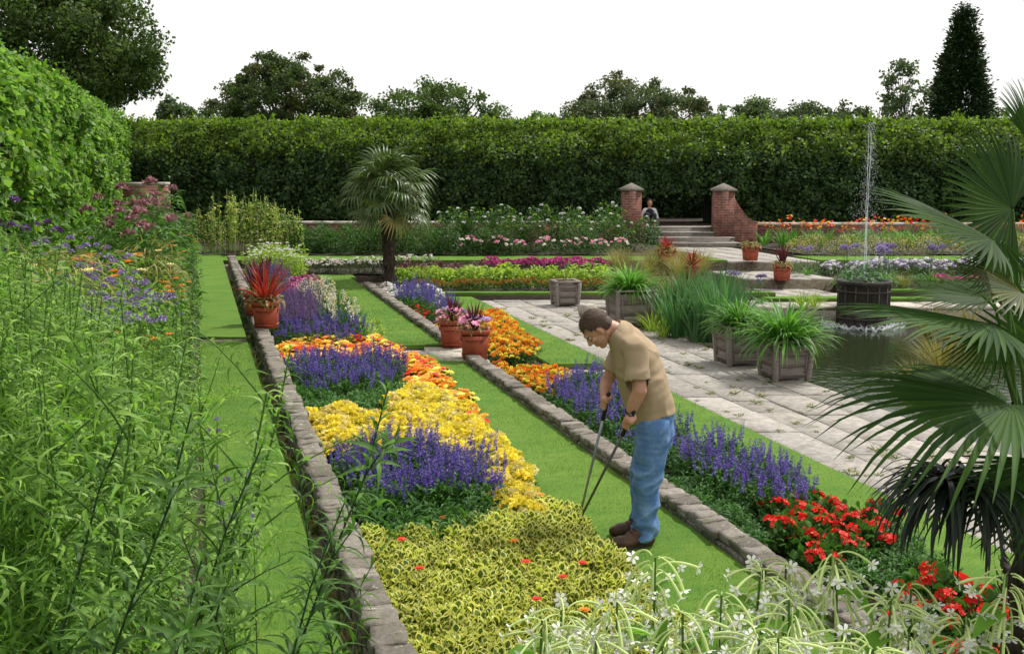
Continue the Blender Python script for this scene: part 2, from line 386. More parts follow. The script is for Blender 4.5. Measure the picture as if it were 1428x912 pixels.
def stonemat(name, cols, islands=True, sc1=4, lichen=(.42, .42, .34), moss=(.10, .11, .05), la=.58):
    m, nt, b, out = newmat(name)
    tc = nt.nodes.new('ShaderNodeTexCoord'); g = nt.nodes.new('ShaderNodeNewGeometry')
    base = ramp(nt, g.outputs['Random Per Island'], [(i / (len(cols) - 1), c) for i, c in enumerate(cols)])
    def nz(s, d=6):
        n = nt.nodes.new('ShaderNodeTexNoise'); n.inputs['Scale'].default_value = s; n.inputs['Detail'].default_value = d; n.inputs['Roughness'].default_value = .7
        nt.links.new(tc.outputs['Object'], n.inputs[0]); return n.outputs[0]
    def mix(a, bcol, fac):
        q = nt.nodes.new('ShaderNodeMix'); q.data_type = 'RGBA'; nt.links.new(fac, q.inputs[0]); nt.links.new(a, q.inputs[6]); q.inputs[7].default_value = (*bcol, 1); return q.outputs[2]
    def mul(a, c):
        q = nt.nodes.new('ShaderNodeMix'); q.data_type = 'RGBA'; q.blend_type = 'MULTIPLY'; q.inputs[0].default_value = 1; nt.links.new(a, q.inputs[6]); nt.links.new(c, q.inputs[7]); return q.outputs[2]
    c = mul(base, ramp(nt, nz(sc1 * 5), [(.3, (.62, .6, .58)), (.7, (1.2, 1.2, 1.2))]))
    f1 = ramp(nt, nz(sc1 * 2.3), [(la, (0, 0, 0)), (la + .06, (1, 1, 1))]); c = mix(c, lichen, f1)
    f2 = ramp(nt, nz(sc1 * 1.1), [(.56, (0, 0, 0)), (.68, (.85, .85, .85))]); c = mix(c, moss, f2)
    nt.links.new(c, b.inputs['Base Color']); b.inputs['Roughness'].default_value = .9; b.inputs['Specular IOR Level'].default_value = .2
    bp = nt.nodes.new('ShaderNodeBump'); bp.inputs['Strength'].default_value = .7; bp.inputs['Distance'].default_value = .012
    nt.links.new(nz(sc1 * 9), bp.inputs['Height']); nt.links.new(bp.outputs[0], b.inputs['Normal'])
stonemat('kerb_stone', [(.13, .115, .095), (.23, .205, .175), (.18, .16, .135), (.30, .27, .235)], sc1=7, lichen=(.38, .35, .30), la=.60)
stonemat('paving_stone', [(.27, .25, .225), (.38, .35, .315), (.32, .30, .275), (.42, .385, .35)], sc1=2.2, lichen=(.47, .44, .38), moss=(.17, .16, .12), la=.60)
stonemat('pale_stone', [(.42, .38, .32), (.52, .48, .42)], sc1=2)
def brickmat():
    m, nt, b, out = newmat('brick')
    tc = nt.nodes.new('ShaderNodeTexCoord'); sx = nt.nodes.new('ShaderNodeSeparateXYZ'); nt.links.new(tc.outputs['Object'], sx.inputs[0])
    ad = nt.nodes.new('ShaderNodeMath'); nt.links.new(sx.outputs[0], ad.inputs[0]); nt.links.new(sx.outputs[1], ad.inputs[1])
    cb = nt.nodes.new('ShaderNodeCombineXYZ'); nt.links.new(ad.outputs[0], cb.inputs[0]); nt.links.new(sx.outputs[2], cb.inputs[1])
    br = nt.nodes.new('ShaderNodeTexBrick'); nt.links.new(cb.outputs[0], br.inputs[0]); br.inputs['Scale'].default_value = 1
    br.inputs['Color1'].default_value = (.26, .09, .06, 1); br.inputs['Color2'].default_value = (.16, .06, .045, 1); br.inputs['Mortar'].default_value = (.24, .20, .17, 1)
    br.inputs['Brick Width'].default_value = .22; br.inputs['Row Height'].default_value = .075; br.inputs['Mortar Size'].default_value = .008
    n = nt.nodes.new('ShaderNodeTexNoise'); n.inputs['Scale'].default_value = 6; nt.links.new(tc.outputs['Object'], n.inputs[0])
    q = nt.nodes.new('ShaderNodeMix'); q.data_type = 'RGBA'; q.blend_type = 'MULTIPLY'; q.inputs[0].default_value = 1
    nt.links.new(br.outputs[0], q.inputs[6]); nt.links.new(ramp(nt, n.outputs[0], [(.3, (.5, .5, .52)), (.7, (1.3, 1.2, 1.15))]), q.inputs[7])
    nt.links.new(q.outputs[2], b.inputs['Base Color']); b.inputs['Roughness'].default_value = .9
    bp = nt.nodes.new('ShaderNodeBump'); bp.inputs['Strength'].default_value = .5; bp.inputs['Distance'].default_value = .01; nt.links.new(br.outputs[1], bp.inputs['Height']); bp.invert = True
    nt.links.new(bp.outputs[0], b.inputs['Normal'])
brickmat()
noisemat('planter_wood', [(.14, .115, .10), (.23, .19, .17), (.31, .265, .24)], 9, bump=.5, stretch=(1, 1, 7), bdist=.006)
noisemat('terracotta', [(.24, .05, .028), (.34, .075, .04), (.38, .11, .06)], 7, bump=.2, rough=.75)
noisemat('old_lead', [(.02, .018, .017), (.045, .038, .034), (.07, .05, .042)], 5, bump=.4, rough=.7)
m, nt, b, out = newmat('water')
b.inputs['Base Color'].default_value = (.018, .026, .010, 1); b.inputs['Roughness'].default_value = .05; b.inputs['IOR'].default_value = 1.33; b.inputs['Specular IOR Level'].default_value = .5
tc = nt.nodes.new('ShaderNodeTexCoord'); n = nt.nodes.new('ShaderNodeTexNoise'); n.inputs['Scale'].default_value = 7; n.inputs['Detail'].default_value = 4; nt.links.new(tc.outputs['Object'], n.inputs[0])
bp = nt.nodes.new('ShaderNodeBump'); bp.inputs['Strength'].default_value = .22; bp.inputs['Distance'].default_value = .025; nt.links.new(n.outputs[0], bp.inputs['Height']); nt.links.new(bp.outputs[0], b.inputs['Normal'])
m, nt, b, out = newmat('spray')
b.inputs['Base Color'].default_value = (.9, .93, .96, 1); b.inputs['Roughness'].default_value = .2; b.inputs['Alpha'].default_value = .55
m, nt, b, out = newmat('mist')
b.inputs['Base Color'].default_value = (.9, .93, .96, 1); b.inputs['Roughness'].default_value = .5; b.inputs['Alpha'].default_value = .22
# ------------------------------------------------------------ the setting
def struct(name, parts, label=None, smooth=False):
    g = G()
    for V, F_, m_ in parts: g.add(V, F_, m_)
    o = g.obj(name, smooth=smooth); tag(o, label, None, None, 'structure'); return o
def Pm(V, F_, m_): return (V, F_, m_)
DF, DB = 0.4, 31.0
# one ground sheet with the sunken garden cut out of it
c4 = [Q(-2.4, DF), Q(40, DF), Q(40, 31.6), Q(-2.4, 31.6)]
far = [np.array([-600, -600, 0]), np.array([900, -600, 0]), np.array([900, 900, 0]), np.array([-600, 900, 0])]
V = np.array([[p[0], p[1], .48] for p in far + c4]); Fg = np.array([[i, (i + 1) % 4, (i + 1) % 4 + 4, i + 4] for i in range(4)])
V = np.vstack([V, [[p[0], p[1], -.9] for p in c4]])
Fg2 = np.array([[4 + i, 4 + (i + 1) % 4, 8 + (i + 1) % 4, 8 + i] for i in range(4)]); Fg3 = np.array([[8, 9, 10, 11]])
struct('ground', [Pm(V, [Fg, Fg2, Fg3], 'ground_grass')], 'grassy ground around and beyond the sunken garden')
def bump_top(u0, u1, d0, d1, z, amp=.03, step=.12):
    nu = max(3, int((u1 - u0) / step)); nd = max(3, int((d1 - d0) / step))
    V = []
    for j in range(nd + 1):
        for i in range(nu + 1):
            p = Q(u0 + (u1 - u0) * i / nu, d0 + (d1 - d0) * j / nd, z)
            e = min(i, nu - i, 1)
            p[2] += amp * mnoise.noise(Vector(p * 3.1)) * e + .004; V.append(p)
    return np.array(V), grid_faces(nd + 1, nu + 1)[:, ::1]
def soil_bed(name, u0, u1, d0, d1, z, label, mat='soil'):
    V, F_ = slab(u0, u1, d0, d1, -.9, z - .03); V2, F2 = bump_top(u0, u1, d0, d1, z)
    return struct(name, [Pm(V, F_, mat), Pm(V2, F2, mat)], label)
def lawn(u0, u1, d0, d1, z, label, z0=-.9):
    V, F_ = slab(u0, u1, d0, d1, z0, z - .05); g = [Pm(V, F_, 'soil')]
    V2, F2 = slab(u0, u1, d0, d1, z - .05, z - .002); g.append(Pm(V2, F2[:1], 'lawn_turf'))
    V3, F3 = bump_top(u0, u1, d0, d1, z - .004, .008, .25); g.append(Pm(V3, F3, 'lawn_turf'))
    return struct('lawn', g, label)
# front border where the viewer stands, left border, lawns and beds
soil_bed('front_border_soil', -2.3, 9, .45, 4.05, .5, 'dark soil of the front border')
soil_bed('left_border_soil', -2.3, -.02, 4.05, 31.2, .5, 'dark soil of the border under the hedge')
lawn(-.02, .58, 4.05, 13.9, .52, 'mown lawn strip beside the tall perennials, near length')
lawn(-.02, .58, 14.3, 30.6, .52, 'mown lawn strip beside the tall perennials, far length')
V, F_ = slab(-.02, .58, 13.9, 14.3, -.9, .49); struct('path_step', [Pm(V, F_, 'dry_soil')], 'dark gap between the two lengths of lawn')
soil_bed('gully_soil', .58, .75, 4.05, 30.6, .40, 'dry weedy soil strip between lawn and wall', 'dry_soil')
soil_bed('flower_bed_soil', .86, 2.44, 4.05, 24.2, .27, 'soil of the long flower bed')
lawn(2.44, 3.27, 4.05, 14.35, .27, 'mown lawn strip where the gardener stands')
lawn(2.36, 3.27, 14.95, 24.2, .30, 'mown lawn beyond the cross path')
V, F_ = slab(2.30, 3.49, 14.35, 14.95, -.9, .23); struct('path', [Pm(V, F_, 'pale_stone')], 'pale stone cross path between the lawn lengths')
soil_bed('flower_bed_soil', 3.49, 4.72, 4.05, 14.2, .02, 'soil of the flower bed below the second wall')
soil_bed('flower_bed_soil', 3.49, 4.62, 14.75, 22.4, .03, 'soil of the flower bed behind the clay pots')
lawn(4.72, 5.5, 4.05, 14.15, .05, 'mown lawn strip beside the paving')
lawn(4.62, 5.45, 14.7, 22.4, .08, 'pointed lawn beyond the cross path beside the paving')
# paving of single slabs, one mesh
def paving(name, regions, z, label):
    g = G(); r_ = random.Random(5)
    for (u0, u1, d0, d1) in regions:
        g.add(*slab(u0, u1, d0, d1, -.9, z - .03), 'dry_soil')
        u = u0
        while u < u1 - .02:
            wu = min(r_.uniform(.38, .68), u1 - u)
            if u1 - (u + wu) < .18: wu = u1 - u
            d = d0 - r_.uniform(0, .4)
            while d < d1 - .02:
                ln = r_.uniform(.45, 1.15); a, b2 = max(d, d0), min(d + ln, d1)
                if b2 - a > .06:
                    j = lambda: r_.uniform(.006, .02)
                    h = z + r_.uniform(-.006, .006)
                    cs = [(u + j(), a + j()), (u + wu - j(), a + j()), (u + wu - j(), b2 - j()), (u + j(), b2 - j())]
                    P = [Q(x, y) for x, y in cs]; c = sum(P) / 4; bev = .012
                    top = [(p + (c - p) / np.linalg.norm(c - p) * bev) for p in P]
                    tl = [r_.uniform(-.004, .004) for _ in range(4)]
                    V = np.array([[p[0], p[1], z - .06] for p in P] + [[p[0], p[1], h - .010] for p in P] + [[p[0], p[1], h + t] for p, t in zip(top, tl)])
                    k = np.arange(4); k2 = (k + 1) % 4
                    g.add(V, [np.stack([k, k2, k2 + 4, k + 4], -1), np.stack([k + 4, k2 + 4, k2 + 8, k + 8], -1), np.array([[8, 9, 10, 11]])], 'paving_stone')
                d += ln
            u += wu
    o = g.obj(name); tag(o, label, None, None, 'structure'); return o
POOL = (7.58, 22.0, 6.0, 21.35)
paving('paving', [(5.5, 7.58, 4.05, 21.35), (5.47, 11.3, 21.35, 22.5), (3.49, 5.47, 14.15, 14.7)], 0.0, 'pale worn stone paving around the pool')
# pool
g = G(); u0, u1, d0, d1 = POOL
zw = -.34
V, F_ = slab(u0, u1, d0, d1, -.88, -.80); g.add(V, F_, 'soil'); o = g.obj('pool_floor'); tag(o, 'dark floor of the pool', None, None, 'structure')
V = np.array([Q(u0, d0, zw), Q(u1, d0, zw), Q(u1, d1, zw), Q(u0, d1, zw)]); o = G().add(V, np.array([[0, 1, 2, 3]]), 'water').obj('water'); tag(o, 'still dark green water of the pool', None, None, 'structure')
g = G()
g.add(*slab(u0 - .002, u0 + .012, d0, d1 + .01, -.8, -.07), 'old_lead'); g.add(*slab(u0, u1, d1 - .03, d1 + .002, -.8, -.07), 'kerb_stone')  # side face in dark lead, far face in kerb stone
o = g.obj('pool_wall'); tag(o, 'dark inner wall of the pool', 'pool wall')
g = G(); r_ = random.Random(3); u = 11.3
g.add(*slab(11.3, 22, 21.35, 22.5, -.9, -.05), 'dry_soil')
while u < 22:
    g.add(*slab(u + .008, u + .9, 21.33, 22.15, -.05, r_.uniform(-.004, .01)), 'pale_stone'); u += .91
o = g.obj('pool_coping'); tag(o, 'pale stone coping along the far side of the pool', None, None, 'structure')
lawn(11.3, 22, 22.16, 22.55, .07, 'narrow grass ledge beyond the pool', z0=-.03)

# rear terraces
def rear(u0, u1):
    pass
soil_bed('rear_bed_soil', 3.4, 11.6, 22.75, 24.8, .12, 'soil of the bedding rows behind the paving')
lawn(3.4, 11.6, 22.5, 22.75, .15, 'thin grass edge in front of the bedding rows')
soil_bed('rear_bed_soil', -.02, 2.6, 24.2, 24.8, .3, 'soil under the pale roses')
lawn(2.6, 3.4, 24.2, 24.8, .3, 'lawn under the palm')
soil_bed('rear_bed_soil', .88, 11.6, 24.8, 26.3, .31, 'soil of the pale rose row')
lawn(.58, 12.4, 26.3, 27.6, .50, 'cross lawn in front of the rear border')
lawn(14.6, 40, 26.3, 27.6, .50, 'cross lawn in front of the rear border beyond the pool')
soil_bed('rear_border_soil', -.02, 12.4, 27.6, 32.6, .52, 'soil of the deep rear border')
soil_bed('rear_border_soil', 15.0, 40, 27.6, 32.6, .52, 'soil of the deep rear border beyond the pool')
soil_bed('rear_bed_soil', 13.9, 40, 22.75, 26.3, .14, 'soil of the rows beyond the pool')
lawn(13.4, 40, 22.55, 22.76, .20, 'thin grass edge beyond the pool')
# path and steps up to the gate
paving('path', [(11.6, 13.4, 22.5, 24.4)], .02, 'pale stone path from the pool to the gate, first landing')
paving('path', [(11.9, 13.9, 24.4, 26.3)], .24, 'pale stone path from the pool to the gate, second landing')
paving('path', [(12.4, 14.6, 26.3, 31.0)], .46, 'pale stone path from the pool to the gate, upper landing')
g = G()
for k in range(4):
    dd = 31.0 + k * .38; g.add(*slab(12.92, 14.95, dd, 33.2 + k * .01, .40, .46 + (k + 1) * .13 - .035), 'kerb_stone'); g.add(*slab(12.9, 14.97, dd - .03, dd + .40, .46 + (k + 1) * .13 - .034, .46 + (k + 1) * .13), 'paving_stone')
o = g.obj('garden_steps'); tag(o, 'flight of pale stone steps rising to the gate between brick piers', 'steps')
V, F_ = slab(8.5, 17, 33.2, 60, .3, .96); struct('gate_path_shade', [Pm(V, F_, 'soil')], 'path through the gate, dark soil standing in for the shade under the hedge')  # dark slab widened past the path to paint the gateway's shade

# ------------------------------------------------------------ rough stone walls (coping stones in one mesh)
def rockgrid(nx=5, ny=5, nz=4):
    bm = bmesh.new(); bmesh.ops.create_cube(bm, size=1); bmesh.ops.subdivide_edges(bm, edges=bm.edges[:], cuts=3, use_grid_fill=True)
    bm.verts.ensure_lookup_table(); V = np.array([v.co[:] for v in bm.verts]); F_ = np.array([[v.index for v in f.verts] for f in bm.faces]); bm.free(); return V, F_
RV, RF = rockgrid()
def rock(c, size, ang, r_, amp=.02, rnd=.35):
    v = RV.copy(); n = np.linalg.norm(v, axis=1, keepdims=True); sph = v / n * .62
    v = v * (1 - rnd) + sph * rnd
    v = v * np.asarray(size); seed = r_.uniform(0, 99)
    for i in range(len(v)):
        q = Vector(v[i] * 9 + seed); v[i] += np.array(mnoise.noise_vector(q)) * amp
    return v @ rotz(ang).T + np.asarray(c)
def wall(name, u0, u1, d0, d1, ztop, thick, zbase, label, lo=.05, hi=.19):
    g = G(); r_ = random.Random(name + label)
    g.add(*slab(u0 + .03, u1 - .03, d0, d1, zbase, ztop - thick * .6), 'kerb_stone')
    d = d0
    um = (u0 + u1) / 2; ax = 0.0
    while d < d1:
        ln = r_.uniform(lo, hi); c = Q(um + r_.uniform(-.010, .010), d + ln / 2, ztop - thick / 2 + r_.uniform(-.006, .006))
        g.add(rock(c, (u1 - u0 + r_.uniform(-.02, .025), ln / math.cos(YAW) * 1.04, thick), r_.uniform(-.04, .04), r_, .020, .13), RF, 'kerb_stone')
        # courses of the face under the coping
        z = ztop - thick
        while z > zbase + .02:
            h = min(r_.uniform(.05, .09), z - zbase); 
            for s_ in (0, 1):
                l2 = ln / 2; c = Q(u0 + .06, d + l2 * (s_ + .5), z - h / 2)
                g.add(rock(c, (.12, l2 / math.cos(YAW) * .96, h * .95), 0, r_, .012, .2), RF, 'kerb_stone')
            z -= h + .005
        d += ln
    o = g.obj(name, smooth=False); tag(o, label, 'stone wall'); return o
wall('stone_wall', .69, .855, 4.05, 25.6, .66, .06, .36, 'rough lichened stone wall beside the weedy gully, edging the widest flower bed')
wall('stone_wall', 3.28, 3.46, 4.05, 13.72, .36, .06, .18, 'low rough stone wall running behind the gardener up to the front clay pot')
wall('stone_wall', 3.28, 3.45, 15.1, 22.3, .38, .07, .2, 'low rough stone wall beyond the cross path, ending near the palm')
V, F_ = slab(3.0, 3.6, 13.87, 15.08, -.9, .275); struct('path_landing', [Pm(V, F_, 'pale_stone')], 'stone landing under the two clay pots')

# brick walls and gate piers at the back (built square to the view of the far hedge)
def cross_wall(name, x0, x1, d, zb, zt, th, label):
    a = at(x0, 300, d); b_ = at(x1, 300, d); L = np.linalg.norm((b_ - a)[:2]); root = empty(name, tuple((a[0], a[1], zb)), -YAW); tag(root, label, 'brick wall')
    V, F_ = box((L / 2, 0, (zt - .07 - zb) / 2), (L, th, zt - .07 - zb)); G().add(V, F_, 'brick').obj('wall_body', root)
    g = G(); x = 0; r_ = random.Random(label)
    while x < L:
        l = min(.62, L - x); V, F_ = box((x + l / 2, 0, zt - zb - .035 + r_.uniform(-.003, .003)), (l - .008, th + .08, .07)); g.add(V, F_, 'pale_stone'); x += .62
    g.obj('coping', root); return root
DW = 32.6
cross_wall('brick_wall', 380, 864, DW, .4, 1.12, .34, 'low brick wall with pale coping left of the gate, behind the shrubs')
cross_wall('brick_wall', 1054, 1720, DW - .4, .4, 1.10, .34, 'low brick wall with pale coping right of the gate, behind the orange daylilies')
cross_wall('brick_wall', 176, 236, 27.6, .4, 2.36, .34, 'tall brick wall end with pale coping behind the dusky pink flower heads')
def pier(px, d, label, w_=.56, zt=2.03):
    c = at(px, 300, d); root = empty('gate_pier', (c[0], c[1], .4), -YAW); tag(root, label, 'brick pier', 'brick piers of the gate')
    V, F_ = box((0, 0, (zt - .4) / 2), (w_, w_, zt - .4)); G().add(V, F_, 'brick').obj('pier_shaft', root)
    g = G(); z = zt - .4; e = w_ / 2 + .06
    V = np.array([[-e, -e, z], [e, -e, z], [e, e, z], [-e, e, z], [-e, -e, z + .06], [e, -e, z + .06], [e, e, z + .06], [-e, e, z + .06], [0, 0, z + .24]])
    g.add(V, [np.array([[0, 3, 2, 1], [0, 1, 5, 4], [1, 2, 6, 5], [2, 3, 7, 6], [3, 0, 4, 7]]), np.array([[4, 5, 8], [5, 6, 8], [6, 7, 8], [7, 4, 8]])], 'kerb_stone')
    g.obj('pier_cap', root); return root
pier(880, 32.6, 'square brick gate pier left of the dark gateway, beside the seated visitor')
pier(1008, 32.0, 'square brick gate pier right of the dark gateway, at the top of the steps')
def swept(px0, px1, d, z0, z1, label):
    a = at(px0, 300, d); b_ = at(px1, 300, d); L = np.linalg.norm((b_ - a)[:2]); root = empty('swept_wall', (a[0], a[1], .4), -YAW); tag(root, label, 'brick wall')
    n = 10; V = []; 
    for yy in (-.17, .17):
        for i in range(n + 1):
            t = i / n; x = L * t; z = (z1 + (z0 - z1) * (1 - t) ** 1.8) - .4
            V += [[x, yy, 0], [x, yy, z]]
    V = np.array(V); m = (n + 1) * 2; Fs = []
    for i in range(n):
        a_ = 2 * i; Fs += [[a_, a_ + 2, a_ + 3, a_ + 1], [m + a_, m + a_ + 1, m + a_ + 3, m + a_ + 2], [a_ + 1, a_ + 3, m + a_ + 3, m + a_ + 1]]
    Fs += [[0, 1, m + 1, m], [2 * n, m + 2 * n, m + 2 * n + 1, 2 * n + 1]]
    G().add(V, np.array(Fs), 'brick').obj('wall_body', root); return root
swept(1021, 1055, 32.0, 1.9, 1.15, 'brick wall sweeping down from the right gate pier')
swept(867, 832, 32.6, 1.85, 1.15, 'brick wall sweeping down from the left gate pier')

# ------------------------------------------------------------ pots, planters, tank
def clay_pot(loc, rz, w_, h, label):
    root = empty('clay_pot', tuple(loc), rz); tag(root, label, 'plant pot', 'square terracotta pots')
    g = G(); t = .025; b0 = w_ * .40; b1 = w_ * .5
    def ring(r, z): return [[-r, -r, z], [r, -r, z], [r, r, z], [-r, r, z]]
    V = ring(b0, 0) + ring(b1 - .012, h * .80) + ring(b1 - t - .01, h * .80) + ring(b1 - t - .01, h * .86)
    F_ = []
    for a in (0, 4): F_ += [[a + i, a + (i + 1) % 4, a + 4 + (i + 1) % 4, a + 4 + i] for i in range(4)]
    F_ += [[3, 2, 1, 0]]
    g.add(np.array(V), np.array(F_), 'terracotta')
    # raised framed panel on each side
    for k in range(4):
        R = rotz(k * math.pi / 2)
        for (cx, cz, sx, sz) in ((0, h * .12, b0 * 1.5, .02), (0, h * .68, b0 * 1.7, .02)):
            rr = b0 + (b1 - b0) * cz / (h * .8)
            V, Fb = box((cx, -rr - .002, cz), (sx, .02, sz)); g.add(V @ R.T, Fb, 'terracotta')
    g.obj('pot_body', root)
    g = G()
    V = ring(b1 - .004, h * .84) + ring(b1 + .004, h) + ring(b1 - t, h) + ring(b1 - t, h * .84)
    F_ = []
    for a in (0, 4, 8): F_ += [[a + i, a + (i + 1) % 4, a + 4 + (i + 1) % 4, a + 4 + i] for i in range(4)]
    F_ += [[0, 3, 2, 1]]
    g.add(np.array(V), np.array(F_), 'terracotta').obj('pot_rim', root)
    V, Fb = box((0, 0, h * .88), (2 * (b1 - t) - .004, 2 * (b1 - t) - .004, .03)); G().add(V, Fb, 'soil').obj('potting_soil', root)
    return root
def planter(px, py, zg, wpx, label, h=None, yaw=.2):
    d = depth(py, zg); w_ = wpx / F * d * .95; h = h or w_ * .80
    w_ *= 1.12; h *= 1.22; c = onz(px, py, zg); c = np.array([*(c[:2] * (1 + w_ * .5 / d)), zg])
    root = empty('wooden_planter', (c[0], c[1], zg), -YAW + yaw); tag(root, label, 'planter box', 'wooden planter boxes on the paving')
    e = w_ / 2; k_ = .88
    def P3(x, y, z): s_ = k_ + (1 - k_) * z / h; return [x * s_, y * s_, z]
    for k in range(4):
        R = rotz(k * math.pi / 2); g = G()
        for i in range(3):                      # boards of the side
            z0, z1 = .03 + (h - .06) * i / 3 + .003, .03 + (h - .06) * (i + 1) / 3 - .003
            V = np.array([P3(-e + .03, -e + .03, z0), P3(e - .03, -e + .03, z0), P3(e - .03, -e + .03, z1), P3(-e + .03, -e + .03, z1), P3(-e + .03, -e + .06, z0), P3(e - .03, -e + .06, z0), P3(e - .03, -e + .06, z1), P3(-e + .03, -e + .06, z1)])
            g.add(V @ R.T, np.array([[0, 1, 2, 3], [5, 4, 7, 6], [3, 2, 6, 7], [1, 0, 4, 5]]), 'planter_wood')
        # moulded frame of the panel
        for (x0, x1, z0, z1) in ((-e * .72, e * .72, h * .14, h * .2), (-e * .72, e * .72, h * .78, h * .84), (-e * .72, -e * .64, h * .2, h * .78), (e * .64, e * .72, h * .2, h * .78)):
            V = np.array([P3(x0, -e + .012, z0), P3(x1, -e + .012, z0), P3(x1, -e + .012, z1), P3(x0, -e + .012, z1), P3(x0, -e + .032, z0), P3(x1, -e + .032, z0), P3(x1, -e + .032, z1), P3(x0, -e + .032, z1)])
            g.add(V @ R.T, np.array([[0, 1, 2, 3], [0, 4, 5, 1], [3, 2, 6, 7], [1, 5, 6, 2], [0, 3, 7, 4]]), 'planter_wood')
        g.obj('side_panel', root)
        q = np.array([P3(-e, -e, 0), P3(-e, -e, h + .015)]) @ R.T
        V = []
        for z in (0, h):
            for (dx, dy) in ((0, 0), (.07, 0), (.07, .07), (0, .07)): V.append(P3(-e + dx, -e + dy, z))
        V = np.array(V) @ R.T; kk = np.arange(4); k2 = (kk + 1) % 4
        G().add(V, [np.stack([kk, k2, k2 + 4, kk + 4], -1), np.array([[4, 5, 6, 7]])], 'planter_wood').obj('corner_post', root)
    g = G()
    for k in range(4):
        V, Fb = box((0, -e + .045, h + .018), (2 * e - .0, .09, .03)); 
        if k % 2: V[:, 0] *= (2 * e - .18) / (2 * e)
        g.add(V @ rotz(k * math.pi / 2).T, Fb, 'planter_wood')
    g.obj('top_rail', root)
    V, Fb = box((0, 0, h - .06), (2 * e - .13, 2 * e - .13, .05)); G().add(V, Fb, 'soil').obj('planting_soil', root)
    return root, np.array([c[0], c[1], zg + h - .03]), w_
